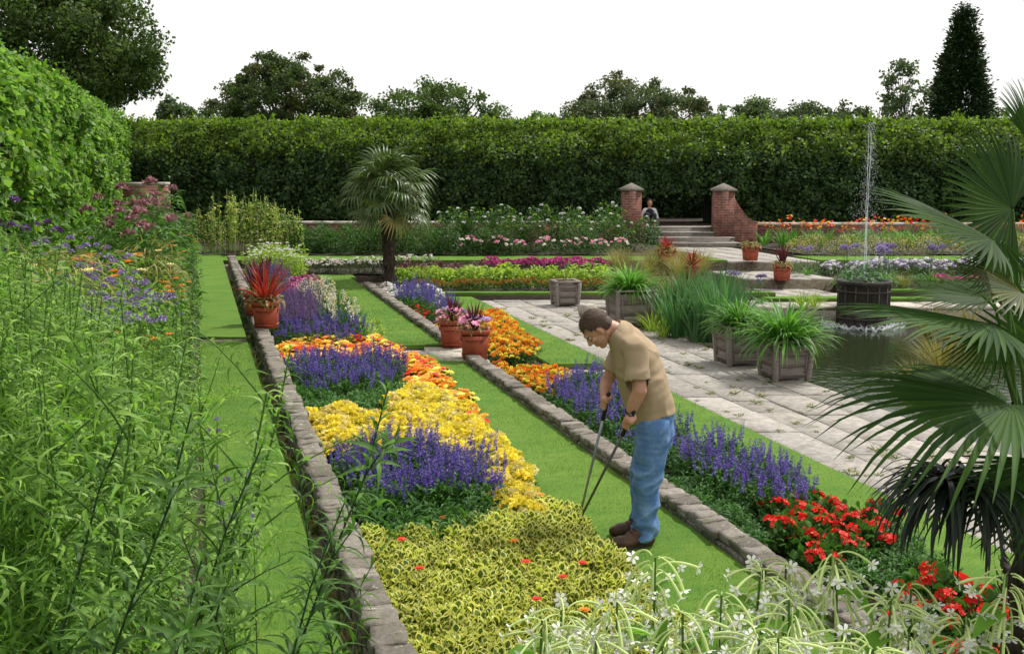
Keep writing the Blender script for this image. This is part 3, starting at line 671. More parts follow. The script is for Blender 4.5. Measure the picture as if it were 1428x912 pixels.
# ------------------------------------------------------------ hedges
def lump(p, s=.5, a=.25): return mnoise.fractal(Vector(p) * s, 1.0, 2.0, 3) * a
def hedge(label, a, b_, zb, zt, th, n_front, leafsize, mats, top_n, opening=None, inner=None):
    """hedge running from point a to b_; its near face lies on that line, normal nrm"""
    a = np.array(a, float)[:2]; b2 = np.array(b_, float)[:2]; L = np.linalg.norm(b2 - a); ax = np.array([*(b2 - a) / L, 0]); nrm = np.array([ax[1], -ax[0], 0])   # outward (towards viewer)
    root = empty('hedge', (a[0], a[1], zb)); tag(root, label, 'hedge')
    org = np.array([a[0], a[1], 0])
    def W(s, o, z): return org + ax * s + nrm * o + UPV * z
    # dark twiggy core
    nx = int(L / .5); nzv = 8; g = G()
    prof = [(-.35, zb), (-.35, zb + (zt - zb) * .5), (-.45, zt - 1.1), (-.85, zt - .5), (-1.1, zt - .3), (-th * .5, zt - .2), (-th + .6, zt - .35), (-th + .35, zt - .7), (-th + .35, zb)]
    segs = [(0, L)] if not opening else [(0, opening[0]), (opening[1], L)]
    for (s0, s1) in segs:
        n_ = max(2, int((s1 - s0) / .5)); V = []
        for i in range(n_ + 1):
            s = s0 + (s1 - s0) * i / n_
            for (o, z) in prof:
                p = W(s, o, z); V.append(p + nrm * lump(p, .9, .2))
        g.add(np.array(V), [grid_faces(n_ + 1, len(prof)), np.array([list(range(len(prof)))]), np.array([[n_ * len(prof) + j for j in range(len(prof))][::-1]])], 'hedge_core')
    if opening:
        V, Fb = box((0, 0, 0), (opening[1] - opening[0], th * .6, zt - opening[2] - 1.1)); Rm = np.stack([ax, -nrm, UPV], -1)
        g.add(V @ Rm.T + W((opening[0] + opening[1]) / 2, -th * .6, (zt - 1.0 + opening[2]) / 2), Fb, 'hedge_core')
    g.V = [v - np.array([a[0], a[1], zb]) for v in g.V]; g.obj('trunk_core', root)
    g = G()
    # front face
    def face(n, sgen, off, matmix, zlo, zhi, size, outn, tops=False):
        s = rng.uniform(0, L, n); z = zlo + (zhi - zlo) * rng.random(n)
        if opening:
            keep = ~((s > opening[0]) & (s < opening[1]) & (z < opening[2] + rng.normal(0, .12, n))); s, z = s[keep], z[keep]; n = len(s)
        depth_ = -np.abs(rng.normal(0, .16, n))
        rnd = np.clip((z - (zt - 1.0)) / 1.0, 0, 1); depth_ = depth_ - rnd ** 1.6 * .95
        pos = org + ax * s[:, None] + nrm * depth_[:, None] * 1 + UPV * z[:, None]
        lp = np.array([lump(p, .8, .42) + lump(p, 2.6, .30) for p in pos]); pos += (nrm if outn > 0 else -nrm) * lp[:, None]
        dirs = rdir(n, -.5) + nrm * outn * .5; ups = unit(nrm * outn * 1.2 + rdir(n, .9) * .8)
        return pos, frames(dirs, ups), size * R_(n, .6, 1.25), z
    pos, R, s, z = face(n_front, None, 0, None, zb + .05, zt, leafsize, 1)
    isnew_lit = rng.random(len(pos)) < np.clip((z - (zt - 1.5)) / 1.0, .02, .85)  # paler leaves gather near the top: new growth plus painted sunlight
    scatter(g, t_diamond(mats[0], .75), pos[~isnew_lit], R[~isnew_lit], s[~isnew_lit]); scatter(g, t_diamond(mats[1], .75), pos[isnew_lit], R[isnew_lit], s[isnew_lit])
    # top
    n = top_n; sx = rng.uniform(0, L, n); o_ = -rng.random(n) * (th - .7) - .6; z = zt - .12 + rng.normal(0, .06, n) - np.clip((1.0 + o_) / .5, 0, 1) ** 2 * .2
    pos = org + ax * sx[:, None] + nrm * o_[:, None] + UPV * z[:, None]; pos[:, 2] += np.array([lump(p, .9, .16) for p in pos])
    R = frames(rdir(n, .4), rdir(n, 1.2)); isnew_lit = rng.random(n) < .7
    scatter(g, t_diamond(mats[0], .75), pos[~isnew_lit], R[~isnew_lit], leafsize * R_((~isnew_lit).sum(), .6, 1.2)); scatter(g, t_diamond(mats[1], .75), pos[isnew_lit], R[isnew_lit], leafsize * R_(isnew_lit.sum(), .6, 1.2))
    # upright shoots
    m_ = int(L * 16); sx = rng.uniform(0, L, m_); o_ = -rng.random(m_) * (th * .5) - .6
    for i in range(m_):
        h = abs(rng.normal(.10, .11)) + .04; k = int(5 + h * 45); base = W(sx[i], o_[i], zt - .12 + lump(W(sx[i], o_[i], zt), .9, .16)); t = np.linspace(0, 1, k)
        pos = base + np.outer(t * h, unit(np.array([rng.normal(0, .25), rng.normal(0, .25), 1]))); pos += rng.normal(0, .02, (k, 3))
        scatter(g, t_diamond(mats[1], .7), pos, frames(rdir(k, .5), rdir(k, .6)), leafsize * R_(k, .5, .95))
    g.V = [v - np.array([a[0], a[1], zb]) for v in g.V]
    g.obj('foliage', root); return root
# far hedge, parallel to the view
A = at(120, 300, 34.2); B = at(1800, 300, 33.6)
L_ = np.linalg.norm((B - A)[:2]); op0 = np.linalg.norm((at(893, 300, 34) - A)[:2]); op1 = np.linalg.norm((at(994, 300, 34) - A)[:2])
hedge('long dark clipped hedge closing the far side of the garden, lit along its top', A, B, .45, 4.2, 2.4, 95000, .118, ('hedge_leaf_shaded', 'hedge_shoot_lit'), 16000, opening=(op0, op1, 2.0))
# hedge added beyond the gateway to keep it dark
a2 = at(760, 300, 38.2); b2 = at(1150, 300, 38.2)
hedge('dark hedge added beyond the gateway to keep it dark', a2, b2, .5, 3.6, 2.4, 16000, .12, ('dark_leaf', 'hedge_leaf_shaded'), 1200)
# near hedge running along the left border: line u = -1.95
A = Q(-1.95, 3.5); B = Q(-1.95, 33.0)
def hedge_left():
    zb, zt = .45, 4.28; root = empty('hedge', (A[0], A[1], zb)); tag(root, 'tall bright green lime hedge along the left border, rounded at its top', 'hedge')
    L = B[1] - A[1]; g = G(); prof = [(-.25, zb), (-.28, 2.6), (-.45, 3.6), (-1.0, 4.0), (-2.0, 3.9), (-2.2, zb)]; V = []
    n_ = 52
    for i in range(n_ + 1):
        for (o, z) in prof:
            p = np.array([A[0] + o, A[1] + L * i / n_, z]); p[0] += lump(p, .8, .2); V.append(p - np.array([A[0], A[1], zb]))
    g.add(np.array(V), [grid_faces(n_ + 1, len(prof)), np.array([list(range(len(prof)))])], 'hedge_core'); g.obj('trunk_core', root)
    g = G(); n = 125000
    t = rng.random(n) ** 1.1; y = A[1] - .6 + (L + .6) * t
    # cross-section arc: face then rounded shoulder
    q = rng.random(n); z = np.where(q < .72, zb + (3.5 - zb) * q / .72, 0); a = (q - .72) / .28 * math.pi / 2
    x = np.where(q < .72, 0, -.95 + .95 * np.cos(a)); z = np.where(q < .72, z, 3.5 + .78 * np.sin(a))
    nx_ = np.where(q < .72, 1, np.cos(a)); nz_ = np.where(q < .72, 0, np.sin(a))
    pos = np.stack([A[0] + x, y, z], -1); nr = np.stack([nx_, np.zeros(n), nz_], -1)
    lp = np.array([lump(p, .75, .34) + lump(p, 2.2, .2) for p in pos]) - np.abs(rng.normal(0, .09, n)); pos += nr * lp[:, None]
    R = frames(rdir(n, -.7) + nr * .4, unit(nr + rdir(n, .6) * .9))
    m_ = rng.random(n) < .82
    org = np.array([A[0], A[1], zb])
    scatter(g, t_diamond('lime_leaf', .85), (pos - org)[m_], R[m_], .105 * R_(m_.sum(), .6, 1.25)); scatter(g, t_diamond('hedge_shoot_lit', .85), (pos - org)[~m_], R[~m_], .105 * R_((~m_).sum(), .6, 1.25))
    for i in range(260):
        y = A[1] + L * rng.random(); a = rng.uniform(.7, 1.5); base = np.array([A[0] - .95 + .95 * math.cos(a), y, 3.5 + .78 * math.sin(a)]); h = abs(rng.normal(.14, .12)) + .05; k = int(5 + h * 30)
        pos = base - org + np.outer(np.linspace(0, 1, k) * h, unit([rng.normal(.3, .3), rng.normal(0, .3), 1])) + rng.normal(0, .02, (k, 3))
        scatter(g, t_diamond('lime_leaf', .8), pos, frames(rdir(k, .4), rdir(k, .6)), .075 * R_(k, .5, 1))
    g.obj('foliage', root)
hedge_left()

# ------------------------------------------------------------ trees beyond the hedges
def tree(name, label, px, d, r, zc, rz_, mats, clumps=160, leaves=70, ls=.22, cr=.75, sparse=0, cut=None, group='trees beyond the hedge', zbase=.4):
    """crown centre seen at picture column px, radius r (horizontal), rz_ vertical; zc centre height"""
    c = at(px, 230, d); c[2] = zc; root = empty(name, (c[0], c[1], zbase)); tag(root, label, 'tree', group)
    org = np.array([c[0], c[1], zbase]); g = G()
    th = zc - zbase
    g.add(*tube([[0, 0, 0], [.05 * r, 0, th * .4], [0, .04 * r, th * .9], [0, 0, th + rz_ * .4]], [r * .09, r * .075, r * .05, r * .02], 8), 'bark')
    cl = []
    for i in range(clumps):
        v = rdir(1)[0]; k = rng.random() ** (1 / 3 if not sparse else .5)
        k = .35 + .68 * k; p = v * k; p[2] = p[2] * rz_ if p[2] > 0 else p[2] * rz_ * .8
        f = 1 + .22 * mnoise.noise(Vector(v * 2.3 + np.array([px, 0, 0]) * .01))
        p[0] *= r * f; p[1] *= r * f; p[2] *= f; cl.append(p + np.array([0, 0, th]))
    cl = np.array(cl)
    for i in range(0, clumps, max(1, clumps // 26)):
        p = cl[i]; base = np.array([0, 0, th * rng.uniform(.45, .95)]); mid = (base + p) / 2 + np.array([0, 0, -.06 * r]) + rng.normal(0, .05 * r, 3)
        g.add(*tube([base, mid, p], [r * .035, r * .02, r * .006], 5), 'bark')
    g.obj('trunk', root)
    g = G()
    n = clumps * leaves; ci = np.repeat(np.arange(clumps), leaves); rad = cr * R_(clumps, .6, 1.3)
    off = rng.normal(size=(n, 3)); off = unit(off) * (rng.random(n) ** .5)[:, None] * rad[ci][:, None]; off[:, 2] *= .62
    pos = cl[ci] + off; R = frames(rdir(n, -.3), rdir(n, .9))
    which = rng.integers(0, len(mats), clumps)[ci]; jitter = rng.random(n) < .25; which = np.where(jitter, rng.integers(0, len(mats), n), which)
    for k, m_ in enumerate(mats):
        q = which == k; scatter(g, t_diamond(m_, .7), pos[q], R[q], ls * R_(q.sum(), .6, 1.3))
    g.obj('crown', root); return root
def zat(y, d): return CZ + d * math.tan(-PITCH + math.atan((456 - y) / F))
def wpx(px, d): return px / F * d
tree('broadleaf_tree', 'huge dark tree rising over the left hedge, cut by the top of the picture', 30, 44, wpx(172, 44), zat(62, 44), wpx(150, 44), ['tree_dark', 'tree_green', 'dark_leaf', 'tree_green'], 560, 210, .165, .95)
tree('broadleaf_tree', 'rounded dome shaped dark green tree above the far hedge', 402, 62, wpx(98, 62), zat(168, 62), wpx(84, 62), ['tree_dark', 'tree_green', 'tree_dark', 'tree_brown'], 460, 130, .17, .55)
tree('broadleaf_tree', 'wide airy tree with sky showing through, right of the dome shaped tree', 608, 58, wpx(98, 58), zat(178, 58), wpx(66, 58), ['tree_dark', 'tree_green'], 190, 110, .18, .6, .5)
tree('broadleaf_tree', 'broad brownish green tree above the middle of the far hedge', 885, 60, wpx(108, 60), zat(178, 60), wpx(66, 60), ['tree_brown', 'tree_dark', 'tree_grey'], 270, 110, .17, .6, .5)
tree('broadleaf_tree', 'small round blue green tree just left of the dome shaped tree', 250, 75, wpx(24, 75), zat(165, 75), wpx(27, 75), ['tree_grey', 'tree_dark'], 60, 50, .24, .5)
tree('broadleaf_tree', 'tiny twiggy tree top between the blue green tree and the dome shaped tree', 292, 70, wpx(14, 70), zat(165, 70), wpx(18, 70), ['tree_grey'], 14, 22, .22, .35, 1)
tree('broadleaf_tree', 'small greyish tree top peeping over the hedge above the right gate pier', 1055, 66, wpx(34, 66), zat(168, 66), wpx(26, 66), ['tree_grey', 'tree_dark'], 90, 70, .17, .5)
tree('broadleaf_tree', 'thin twiggy tree top beside the brownish tree', 985, 60, wpx(28, 60), zat(170, 60), wpx(28, 60), ['tree_grey'], 22, 26, .2, .35, 1)
tree('broadleaf_tree', 'low pale green tree top left of the brownish tree', 757, 70, wpx(26, 70), zat(172, 70), wpx(14, 70), ['tree_green'], 30, 40, .2, .4)
tree('broadleaf_tree', 'low dark twiggy tree top between the greyish top and the slender tree', 1120, 62, wpx(40, 62), zat(172, 62), wpx(24, 62), ['tree_dark', 'tree_grey'], 70, 50, .18, .45, .5)
tree('broadleaf_tree', 'low twiggy tree top left of the slender tree', 1180, 60, wpx(34, 60), zat(172, 60), wpx(24, 60), ['tree_dark'], 60, 46, .18, .42, .5)
tree('broadleaf_tree', 'slender open grey green tree just left of the pointed conifer', 1258, 55, wpx(34, 55), zat(150, 55), wpx(68, 55), ['tree_grey', 'tree_dark'], 60, 42, .2, .42, 1)
tree('broadleaf_tree', 'sparse tree top behind the palm at the right edge', 1415, 58, wpx(34, 58), zat(172, 58), wpx(26, 58), ['tree_grey'], 30, 34, .2, .4, 1)
def conifer():
    px, d = 1333, 50; c = at(px, 230, d); root = empty('conifer', (c[0], c[1], .4)); tag(root, 'tall pointed dark conifer above the right part of the hedge', 'tree', 'trees beyond the hedge')
    zt = zat(14, d) - .4; zb = 1.2; rb = wpx(44, d); g = G(); g.add(*tube([[0, 0, 0], [0, 0, zt * .5], [0, 0, zt * .98]], [.22, .13, .02], 7), 'bark'); g.obj('trunk', root)
    g = G(); n = 620; cl = []
    for i in range(n):
        t = rng.random() ** .75; z = zt - (zt - zb) * t; h = (zt - z); r = rb * min(1, (h / (zt - 3.9 + .4)) ** .78) * (1 + .15 * mnoise.noise(Vector((z * 1.2, i % 7, 0)))); a = rng.uniform(0, 6.283)
        k = rng.uniform(.55, 1.03); cl.append([r * k * math.cos(a), r * k * math.sin(a), z])
    cl = np.array(cl); lv = 60; m_ = n * lv; ci = np.repeat(np.arange(n), lv); off = rng.normal(size=(m_, 3)) * np.array([.17, .17, .24]); out = unit(cl * np.array([1, 1, 0]))[ci]
    R = frames(unit(out + rdir(m_, .9) * .7), rdir(m_, .5)); scatter(g, t_diamond('conifer_leaf', .45), cl[ci] + off, R, .19 * R_(m_, .6, 1.3)); g.obj('crown', root)
conifer()
# ------------------------------------------------------------ plant models (each built once, then copied with its parts)
def mound(g, n, r, h, tmpl, size, z0=0, flat=.9):
    """leaves spread through a low dome"""
    v = rdir(n, .35); v[:, 2] = np.abs(v[:, 2]); k = R_(n, .45, 1.0)[:, None] ** .6
    pos = v * k * np.array([r, r, h]) + np.array([0, 0, z0]); R = frames(unit(v * flat + rdir(n) * .6), unit(np.array([0, 0, 1.0]) + rdir(n) * .5 + v * .3))
    scatter(g, tmpl, pos, R, size * R_(n, .65, 1.25))
def stems(g, n, r, h, mat='stem', rad=.004):
    for i in range(n):
        a = rng.uniform(0, 6.283); g.add(*tube([[0, 0, 0], [r * .4 * math.cos(a), r * .4 * math.sin(a), h * .5], [r * .8 * math.cos(a), r * .8 * math.sin(a), h * .85]], [rad, rad, rad * .6], 4, False), mat)
def head_mesh(kind, mats, size):
    g = G()
    if kind == 'pompom':                       # ball of petals
        n = 44; v = rdir(n, .5); v[:, 2] = np.abs(v[:, 2]) * .8 - .1
        scatter(g, t_diamond(mats[0], .9, .2), v * size * .45, frames(unit(v + rdir(n) * .5), v), size * .55 * R_(n, .7, 1.2))
    if kind == 'truss':                        # rounded head of small open flowers
        n = 16; v = rdir(n, .7); v[:, 2] = np.abs(v[:, 2])
        scatter(g, t_flower(mats[0], mats[1] if len(mats) > 1 else None), v * size * np.array([.85, .85, .5]), frames(rdir(n), unit(v + [0, 0, .5])), size * .34 * R_(n, .8, 1.2))
    if kind == 'daisy':
        scatter(g, t_flower(mats[0], mats[1] if len(mats) > 1 else None, 7, .15, .95), np.zeros((1, 3)), frames(np.array([[0, 1., 0]]), np.array([[0, 0, 1.]])), [size])
        scatter(g, t_flower(mats[0], None, 6, .35, .95), np.array([[0, 0, size * .1]]), frames(np.array([[.3, 1., 0]]), np.array([[0, 0, 1.]])), [size * .65])
    return g
def spike_mesh(mat, L=.16, r=.011, n=70, calyx=None, taper=.5):
    g = G(); g.add(*tube([[0, 0, -.10], [0, 0, L]], [.0022, .001], 4, False), 'stem')
    t = rng.random(n); a = R_(n, 0, 6.283); rr = r * (1 - taper * t)
    v = np.stack([np.cos(a), np.sin(a), np.full(n, .35)], -1); pos = v * rr[:, None] * .5; pos[:, 2] = t * L
    scatter(g, t_diamond(mat, .75, .3), pos, frames(v, rdir(n, .8)), rr * 1.9 * R_(n, .8, 1.3))
    return g
def salvia(mat='blue_petal', leaf='salvia_leaf', h=.25, nsp=5, L=.15, r=.15, name='salvia_plant'):
    g = G(); stems(g, 6, r, h); mound(g, 230, r, h * 1.08, t_leaf(leaf, .38, .5, 4), .06, 0); root = g.obj(name)
    me = [spike_mesh(mat, L * (.75, 1.0, 1.3, 1.1)[k], .0095, 60).mesh('flower_spike') for k in range(4)]
    for i in range(nsp):
        o = bpy.data.objects.new('flower_spike', me[i % 4]); COL.objects.link(o); o.parent = root
        a = 6.283 * i / nsp + rng.uniform(-.4, .4); q = r * rng.uniform(.25, .95) if i else 0
        o.location = (q * math.cos(a), q * math.sin(a), h * rng.uniform(.82, 1.1)); o.rotation_euler = (rng.normal(0, .1), rng.normal(0, .1), a)
    return root
def headed(name, leaf_t, leaf_n, leaf_s, r, h, heads, hsize, kind, mats, zk=1.0, part='flower_head', stalk=True, zoff=.01, variants=3):
    """leafy mound with separate flower heads"""
    g = G(); stems(g, 5, r, h); mound(g, leaf_n, r, h, leaf_t, leaf_s); root = g.obj(name)
    me = [head_mesh(kind, mats[i % len(mats)] if isinstance(mats[0], tuple) else mats, hsize).mesh(part) for i in range(variants)]
    for i in range(heads):
        o = bpy.data.objects.new(part, me[i % variants]); COL.objects.link(o); o.parent = root
        a = 2.4 * i + rng.uniform(-.3, .3); q = math.sqrt((i + .4) / heads) * .92; z = h * math.sqrt(max(0, 1 - q * q * .75)) * zk + zoff
        o.location = (r * q * math.cos(a), r * q * math.sin(a), z); o.rotation_euler = (-.55 * q * math.sin(a) + rng.normal(0, .15), .55 * q * math.cos(a) + rng.normal(0, .15), rng.uniform(0, 6)); o.scale = (rng.uniform(.8, 1.2),) * 3
    return root
def leafy(name, leaf_t, n, s, r, h, extra=None, mats=None):
    g = G(); stems(g, 5, r, h); mound(g, n, r, h, leaf_t, s)
    if extra:
        for (t_, k, s_, z_) in extra:
            v = rdir(k, .6); v[:, 2] = np.abs(v[:, 2]); pos = v * np.array([r, r, h]) * R_(k, .85, 1.06)[:, None]; scatter(g, t_, pos, frames(rdir(k), unit(v + [0, 0, .6])), s_ * R_(k, .7, 1.2))
    return g.obj(name)
def straps(name, mat, n, L, w, lean=(.1, 1.0), droop=.8, r=.05, extra=None):
    g = G(); a = R_(n, 0, 6.283); el = R_(n, *lean)       # lean from vertical
    d = np.stack([np.cos(a) * np.sin(el), np.sin(a) * np.sin(el), np.cos(el)], -1); out = np.stack([np.cos(a), np.sin(a), np.zeros(n)], -1)
    pos = out * (r * rng.random(n))[:, None]; up = unit(np.cross(np.cross(d, out + 1e-3), d) * -1 + 1e-3)
    up = unit(np.stack([-np.cos(a) * np.cos(el), -np.sin(a) * np.cos(el), np.sin(el)], -1) * 1)
    half = n // 2
    for sl, dr in ((slice(0, half), droop), (slice(half, n), droop * .55)):
        scatter(g, t_strap(mat, w, dr), pos[sl], frames(d[sl], up[sl]), L * R_(len(pos[sl]), .65, 1.1))
    return g.obj(name)

# foreground perennials with arching narrow leaves
def stalk_plant(name, h, mat, nleaf, ll, lw, branches=0, lean=.12, droop=.6, tiptuft=True, stemmat='dark_stem', bottom=.15):
    g = G(); n = 9; t = np.linspace(0, 1, n); wob = rng.normal(0, .012, (n, 2)).cumsum(0); P = np.stack([t * t * lean * h + wob[:, 0], wob[:, 1], t * h], -1)
    g.add(*tube(P, np.linspace(.0065, .002, n), 6, False), stemmat)
    def along(P, k, ll, a0=0, lo=bottom, hi=1.0, dn=.0):
        tt = lo + (hi - lo) * (np.arange(k) + rng.random(k) * .6) / k; x = tt * (len(P) - 1); i = np.clip(x.astype(int), 0, len(P) - 2); f = (x - i)[:, None]
        pos = P[i] * (1 - f) + P[i + 1] * f; ax = unit(P[i + 1] - P[i]); a = a0 + np.arange(k) * 2.399 + rng.normal(0, .3, k)
        e1 = unit(np.cross(ax, [0.1, 1, 0.05])); e2 = np.cross(ax, e1); rad = e1 * np.cos(a)[:, None] + e2 * np.sin(a)[:, None]
        up = .35 + .9 * tt[:, None] ** 2; d = unit(rad + ax * up); L = ll * (1 - .55 * tt ** 3) * R_(k, .75, 1.2)
        scatter(g, t_leaf(mat, lw, droop, 6, .12, .38), pos, frames(d, unit(ax * 1.0 - rad * .3)), L)
    along(P, nleaf, ll)
    for b_ in range(branches):
        s = rng.uniform(.45, .9); x = s * (n - 1); i = int(x); p = P[i]; a = rng.uniform(0, 6.283); bl = h * rng.uniform(.12, .26); q = np.linspace(0, 1, 5)[:, None]
        dr = np.array([math.cos(a), math.sin(a), 0]); B_ = p + dr * bl * q * .8 + UPV * bl * (q * .9 - q * q * .25)
        g.add(*tube(B_, [.003, .0025, .002, .0015, .001], 4, False), stemmat); along(B_, 16, ll * .65, a, .1)
    return g.obj(name)

def spike_flowered(name, leafmat_, leafn, h, mat, nsp, L, r, sr=.012, leafs=.07, lw=.3, n=60, split=True, pale=None):
    g = G(); stems(g, 8, r, h); mound(g, leafn, r, h * .8, t_leaf(leafmat_, lw, .5, 4), leafs); root = g.obj(name) if split else None
    me = [spike_mesh(mat, L * rng.uniform(.8, 1.2), sr, n).mesh('flower_spike') for _ in range(3)] if split else None
    for i in range(nsp):
        a = 2.4 * i; q = r * math.sqrt((i + .3) / nsp); loc = (q * math.cos(a), q * math.sin(a), h * rng.uniform(.7, 1.0))
        if split:
            o = bpy.data.objects.new('flower_spike', me[i % 3]); COL.objects.link(o); o.parent = root; o.location = loc; o.rotation_euler = (rng.normal(0, .12), rng.normal(0, .12), a)
    return root

def tall_flowering(name, h, leafm, headmat, heads, hs, r=.22, leafn=240, leafs=.09, kind='pompom', lw=.28):
    """upright clump of leafy stems carrying flat heads at the top"""
    g = G()
    for i in range(8):
        a = rng.uniform(0, 6.283); q = r * rng.random(); P = [[q * .4 * math.cos(a), q * .4 * math.sin(a), 0], [q * .7 * math.cos(a), q * .7 * math.sin(a), h * .5], [q * math.cos(a), q * math.sin(a), h * rng.uniform(.8, .98)]]
        g.add(*tube(P, [.005, .004, .002], 4, False), 'stem')
    z = h * R_(leafn, .05, .97); a = R_(leafn, 0, 6.283); q = r * np.sqrt(rng.random(leafn)) * (.6 + .5 * z / h); v = np.stack([np.cos(a), np.sin(a), np.zeros(leafn)], -1); pos = v * q[:, None]; pos[:, 2] = z
    scatter(g, t_leaf(leafm, lw, .6, 5), pos, frames(unit(v + rdir(leafn, .35) * .7), unit(rdir(leafn, 1.2))), leafs * R_(leafn, .7, 1.25)); root = g.obj(name)
    me = [head_mesh(kind, (headmat,), hs).mesh('flower_head') for _ in range(2)]
    for i in range(heads):
        o = bpy.data.objects.new('flower_head', me[i % 2]); COL.objects.link(o); o.parent = root; a = 2.4 * i; q = r * math.sqrt((i + .3) / heads) * 1.05
        o.location = (q * math.cos(a), q * math.sin(a), h * rng.uniform(.86, 1.02)); o.scale = (rng.uniform(.7, 1.2),) * 3
    return root
def drift(models, pts, z, label, cat, group, s=(.8, 1.2), tilt=.09, labels=None):
    out = []
    for i, (x, y) in enumerate(pts):
        m_ = models[i % len(models)] if i < len(models) else models[int(rng.integers(len(models)))]
        zz = z(x, y) if callable(z) else z
        out.append(plant_copy(m_, (x, y, zz), rng.uniform(0, 6.28), rng.uniform(*s), (rng.normal(0, tilt), rng.normal(0, tilt)), labels[i] if labels else label, cat, group))
    return out

# --- bed between the gully wall and the gardener's lawn (soil .27)
ZB1 = .27
var_leaf = t_ringleaf('olive_inner', 'cream_margin', .85)
var = [leafy('variegated_plant', var_leaf, 330, .047, .17, .15) for _ in range(4)]
drift(var, spots([(505, 745), (600, 742), (695, 705), (775, 700), (838, 768), (880, 815), (930, 880), (980, 960), (590, 960), (535, 870)], ZB1 + .12, .165, .25), ZB1,
      'low bushy plant with cream edged leaves carpeting the bed beside the gardener', 'bedding plant', 'cream edged foliage plants')
# stray red blooms among them
redh = []
for i, (x, y) in enumerate([(617, 722), (560, 752), (585, 792), (717, 754), (733, 783), (785, 804), (755, 690), (812, 785), (748, 835), (815, 850)]):
    p = onz(x, y, ZB1 + .19); g = head_mesh('daisy', ('red_petal' if i % 3 else 'orange_petal', 'amber_petal'), .032)
    g.add(*tube([[0, 0, -.18], [0, 0, 0]], [.002, .002], 4, False), 'stem')
    o = g.obj('begonia_flower', loc=tuple(p)); tag(o, 'single red or orange bloom standing up through the cream edged leaves', 'flower', 'stray blooms among the cream edged leaves')
sal = [salvia() for _ in range(3)]
drift(sal, spots([(478, 652), (500, 640), (600, 638), (700, 668), (705, 690), (650, 716), (560, 716), (500, 695), (480, 675)], ZB1 + .12, .165), ZB1,
      'violet blue salvia in the block between the yellow blossom and the cream edged leaves', 'salvia', 'salvias below the yellow blossom')
drift(sal, spots([(400, 512), (420, 505), (555, 512), (563, 536), (510, 553), (430, 556), (410, 540)], ZB1 + .12, .19), ZB1,
      'violet blue salvia in the block between the orange mixed flowers and the yellow blossom', 'salvia', 'salvias among the orange and yellow flowers')
yel = [headed('yellow_bedding_plant', t_leaf('mid_leaf', .5, .4, 4), 90, .05, .15, .20, 16, .056, 'pompom', [('yellow_petal',), ('yellow_petal',), ('pale_yellow',)]) for _ in range(3)]
drift(yel, spots([(430, 585), (470, 572), (520, 582), (560, 550), (600, 540), (645, 568), (672, 612), (705, 635), (735, 662), (745, 700), (770, 706), (745, 722), (700, 700), (688, 660), (610, 628), (560, 634), (500, 632), (445, 630)], ZB1 + .16, .17), ZB1,
      'bushy plant covered in clear yellow blossom in the middle of the long bed', 'bedding plant', 'yellow blossoming plants')
orr = [headed('mixed_bedding_plant', t_leaf('mid_leaf', .6, .4, 4), 110, .04, .14, .19, 13, .042, 'daisy', ms) for ms in ([('orange_petal', 'amber_petal'), ('red_petal', 'amber_petal'), ('amber_petal', 'orange_petal')], [('amber_petal', 'orange_petal'), ('yellow_petal', 'amber_petal'), ('orange_petal', 'red_petal')], [('yellow_petal', 'amber_petal'), ('orange_petal', 'amber_petal'), ('amber_petal', 'red_petal')])]
drift(orr, spots([(385, 482), (470, 474), (520, 474), (575, 492), (615, 520), (652, 560), (672, 598), (630, 570), (575, 545), (562, 516), (500, 510), (420, 508), (405, 524), (392, 500)], ZB1 + .15, .165), ZB1,
      'low plant of mixed orange, red and yellow flowers behind the first salvia block', 'bedding plant', 'orange red and yellow mixed plants')
lav = [salvia('blue_petal', 'mid_leaf', .24, 6, .12, .16, 'lavender_plant') for _ in range(2)]
drift(lav, spots([(385, 452), (440, 450), (505, 468), (500, 486), (440, 484), (388, 478)], ZB1 + .12, .24), ZB1, 'dark green lavender like bush with sparse violet spikes behind the orange flowers', 'lavender', 'lavender bushes behind the orange flowers')
sal2 = [salvia('purple_petal', 'salvia_leaf', .28, 8, .2, .15, 'purple_sage_plant') for _ in range(2)]
drift(sal2, spots([(385, 425), (425, 420), (445, 440), (440, 462), (388, 462)], ZB1 + .15, .2), ZB1, 'purple flowered sage just right of the clay pots on the gully wall', 'sage', 'purple sages beside the pots')
fox = [straps('white_gladiolus', 'iris_leaf', 14, .42, .07, (.03, .35), .3, .08) for _ in range(2)]
for f in fox:
    for k in range(2):
        o = spike_mesh('pale_yellow' if k % 2 else 'white_petal', .24, .016, 26, taper=.4).obj('flower_spike', f, loc=(rng.uniform(-.08, .08), rng.uniform(-.08, .08), .25)); o.rotation_euler = (rng.normal(0, .12), rng.normal(0, .12), 0)
drift(fox, spots([(412, 408), (450, 405), (475, 425), (500, 448), (495, 462), (450, 448), (420, 430)], ZB1 + .2, .2), ZB1, 'pale cream flower spike clump with upright leaves between the sages and the far lawn', 'gladiolus', 'cream flower spikes in the long bed')
greeny = [leafy('euphorbia_plant', t_leaf('lime_nic_leaf', .35, .5, 4), 160, .06, .16, .22, [(t_diamond('pale_yellow', .8), 30, .02, 0)]) for _ in range(2)]
drift(greeny, spots([(490, 448), (520, 455), (535, 478), (505, 474)], ZB1 + .12, .22), ZB1, 'loose pale green plant at the lawn edge beyond the orange flowers', 'bedding plant', 'pale green edging plants')
pk = [headed('pink_bedding_plant', t_leaf('mid_leaf', .5, .4, 4), 110, .05, .16, .24, 8, .05, 'truss', [('magenta_petal',), ('pink_petal',), ('purple_petal',)]) for _ in range(2)]
drift(pk, spots([(405, 390), (440, 385), (455, 400), (430, 412), (405, 412)], ZB1 + .2, .26), ZB1, 'magenta and violet flowered plant behind the cream flower spikes', 'bedding plant', 'magenta plants far along the long bed')
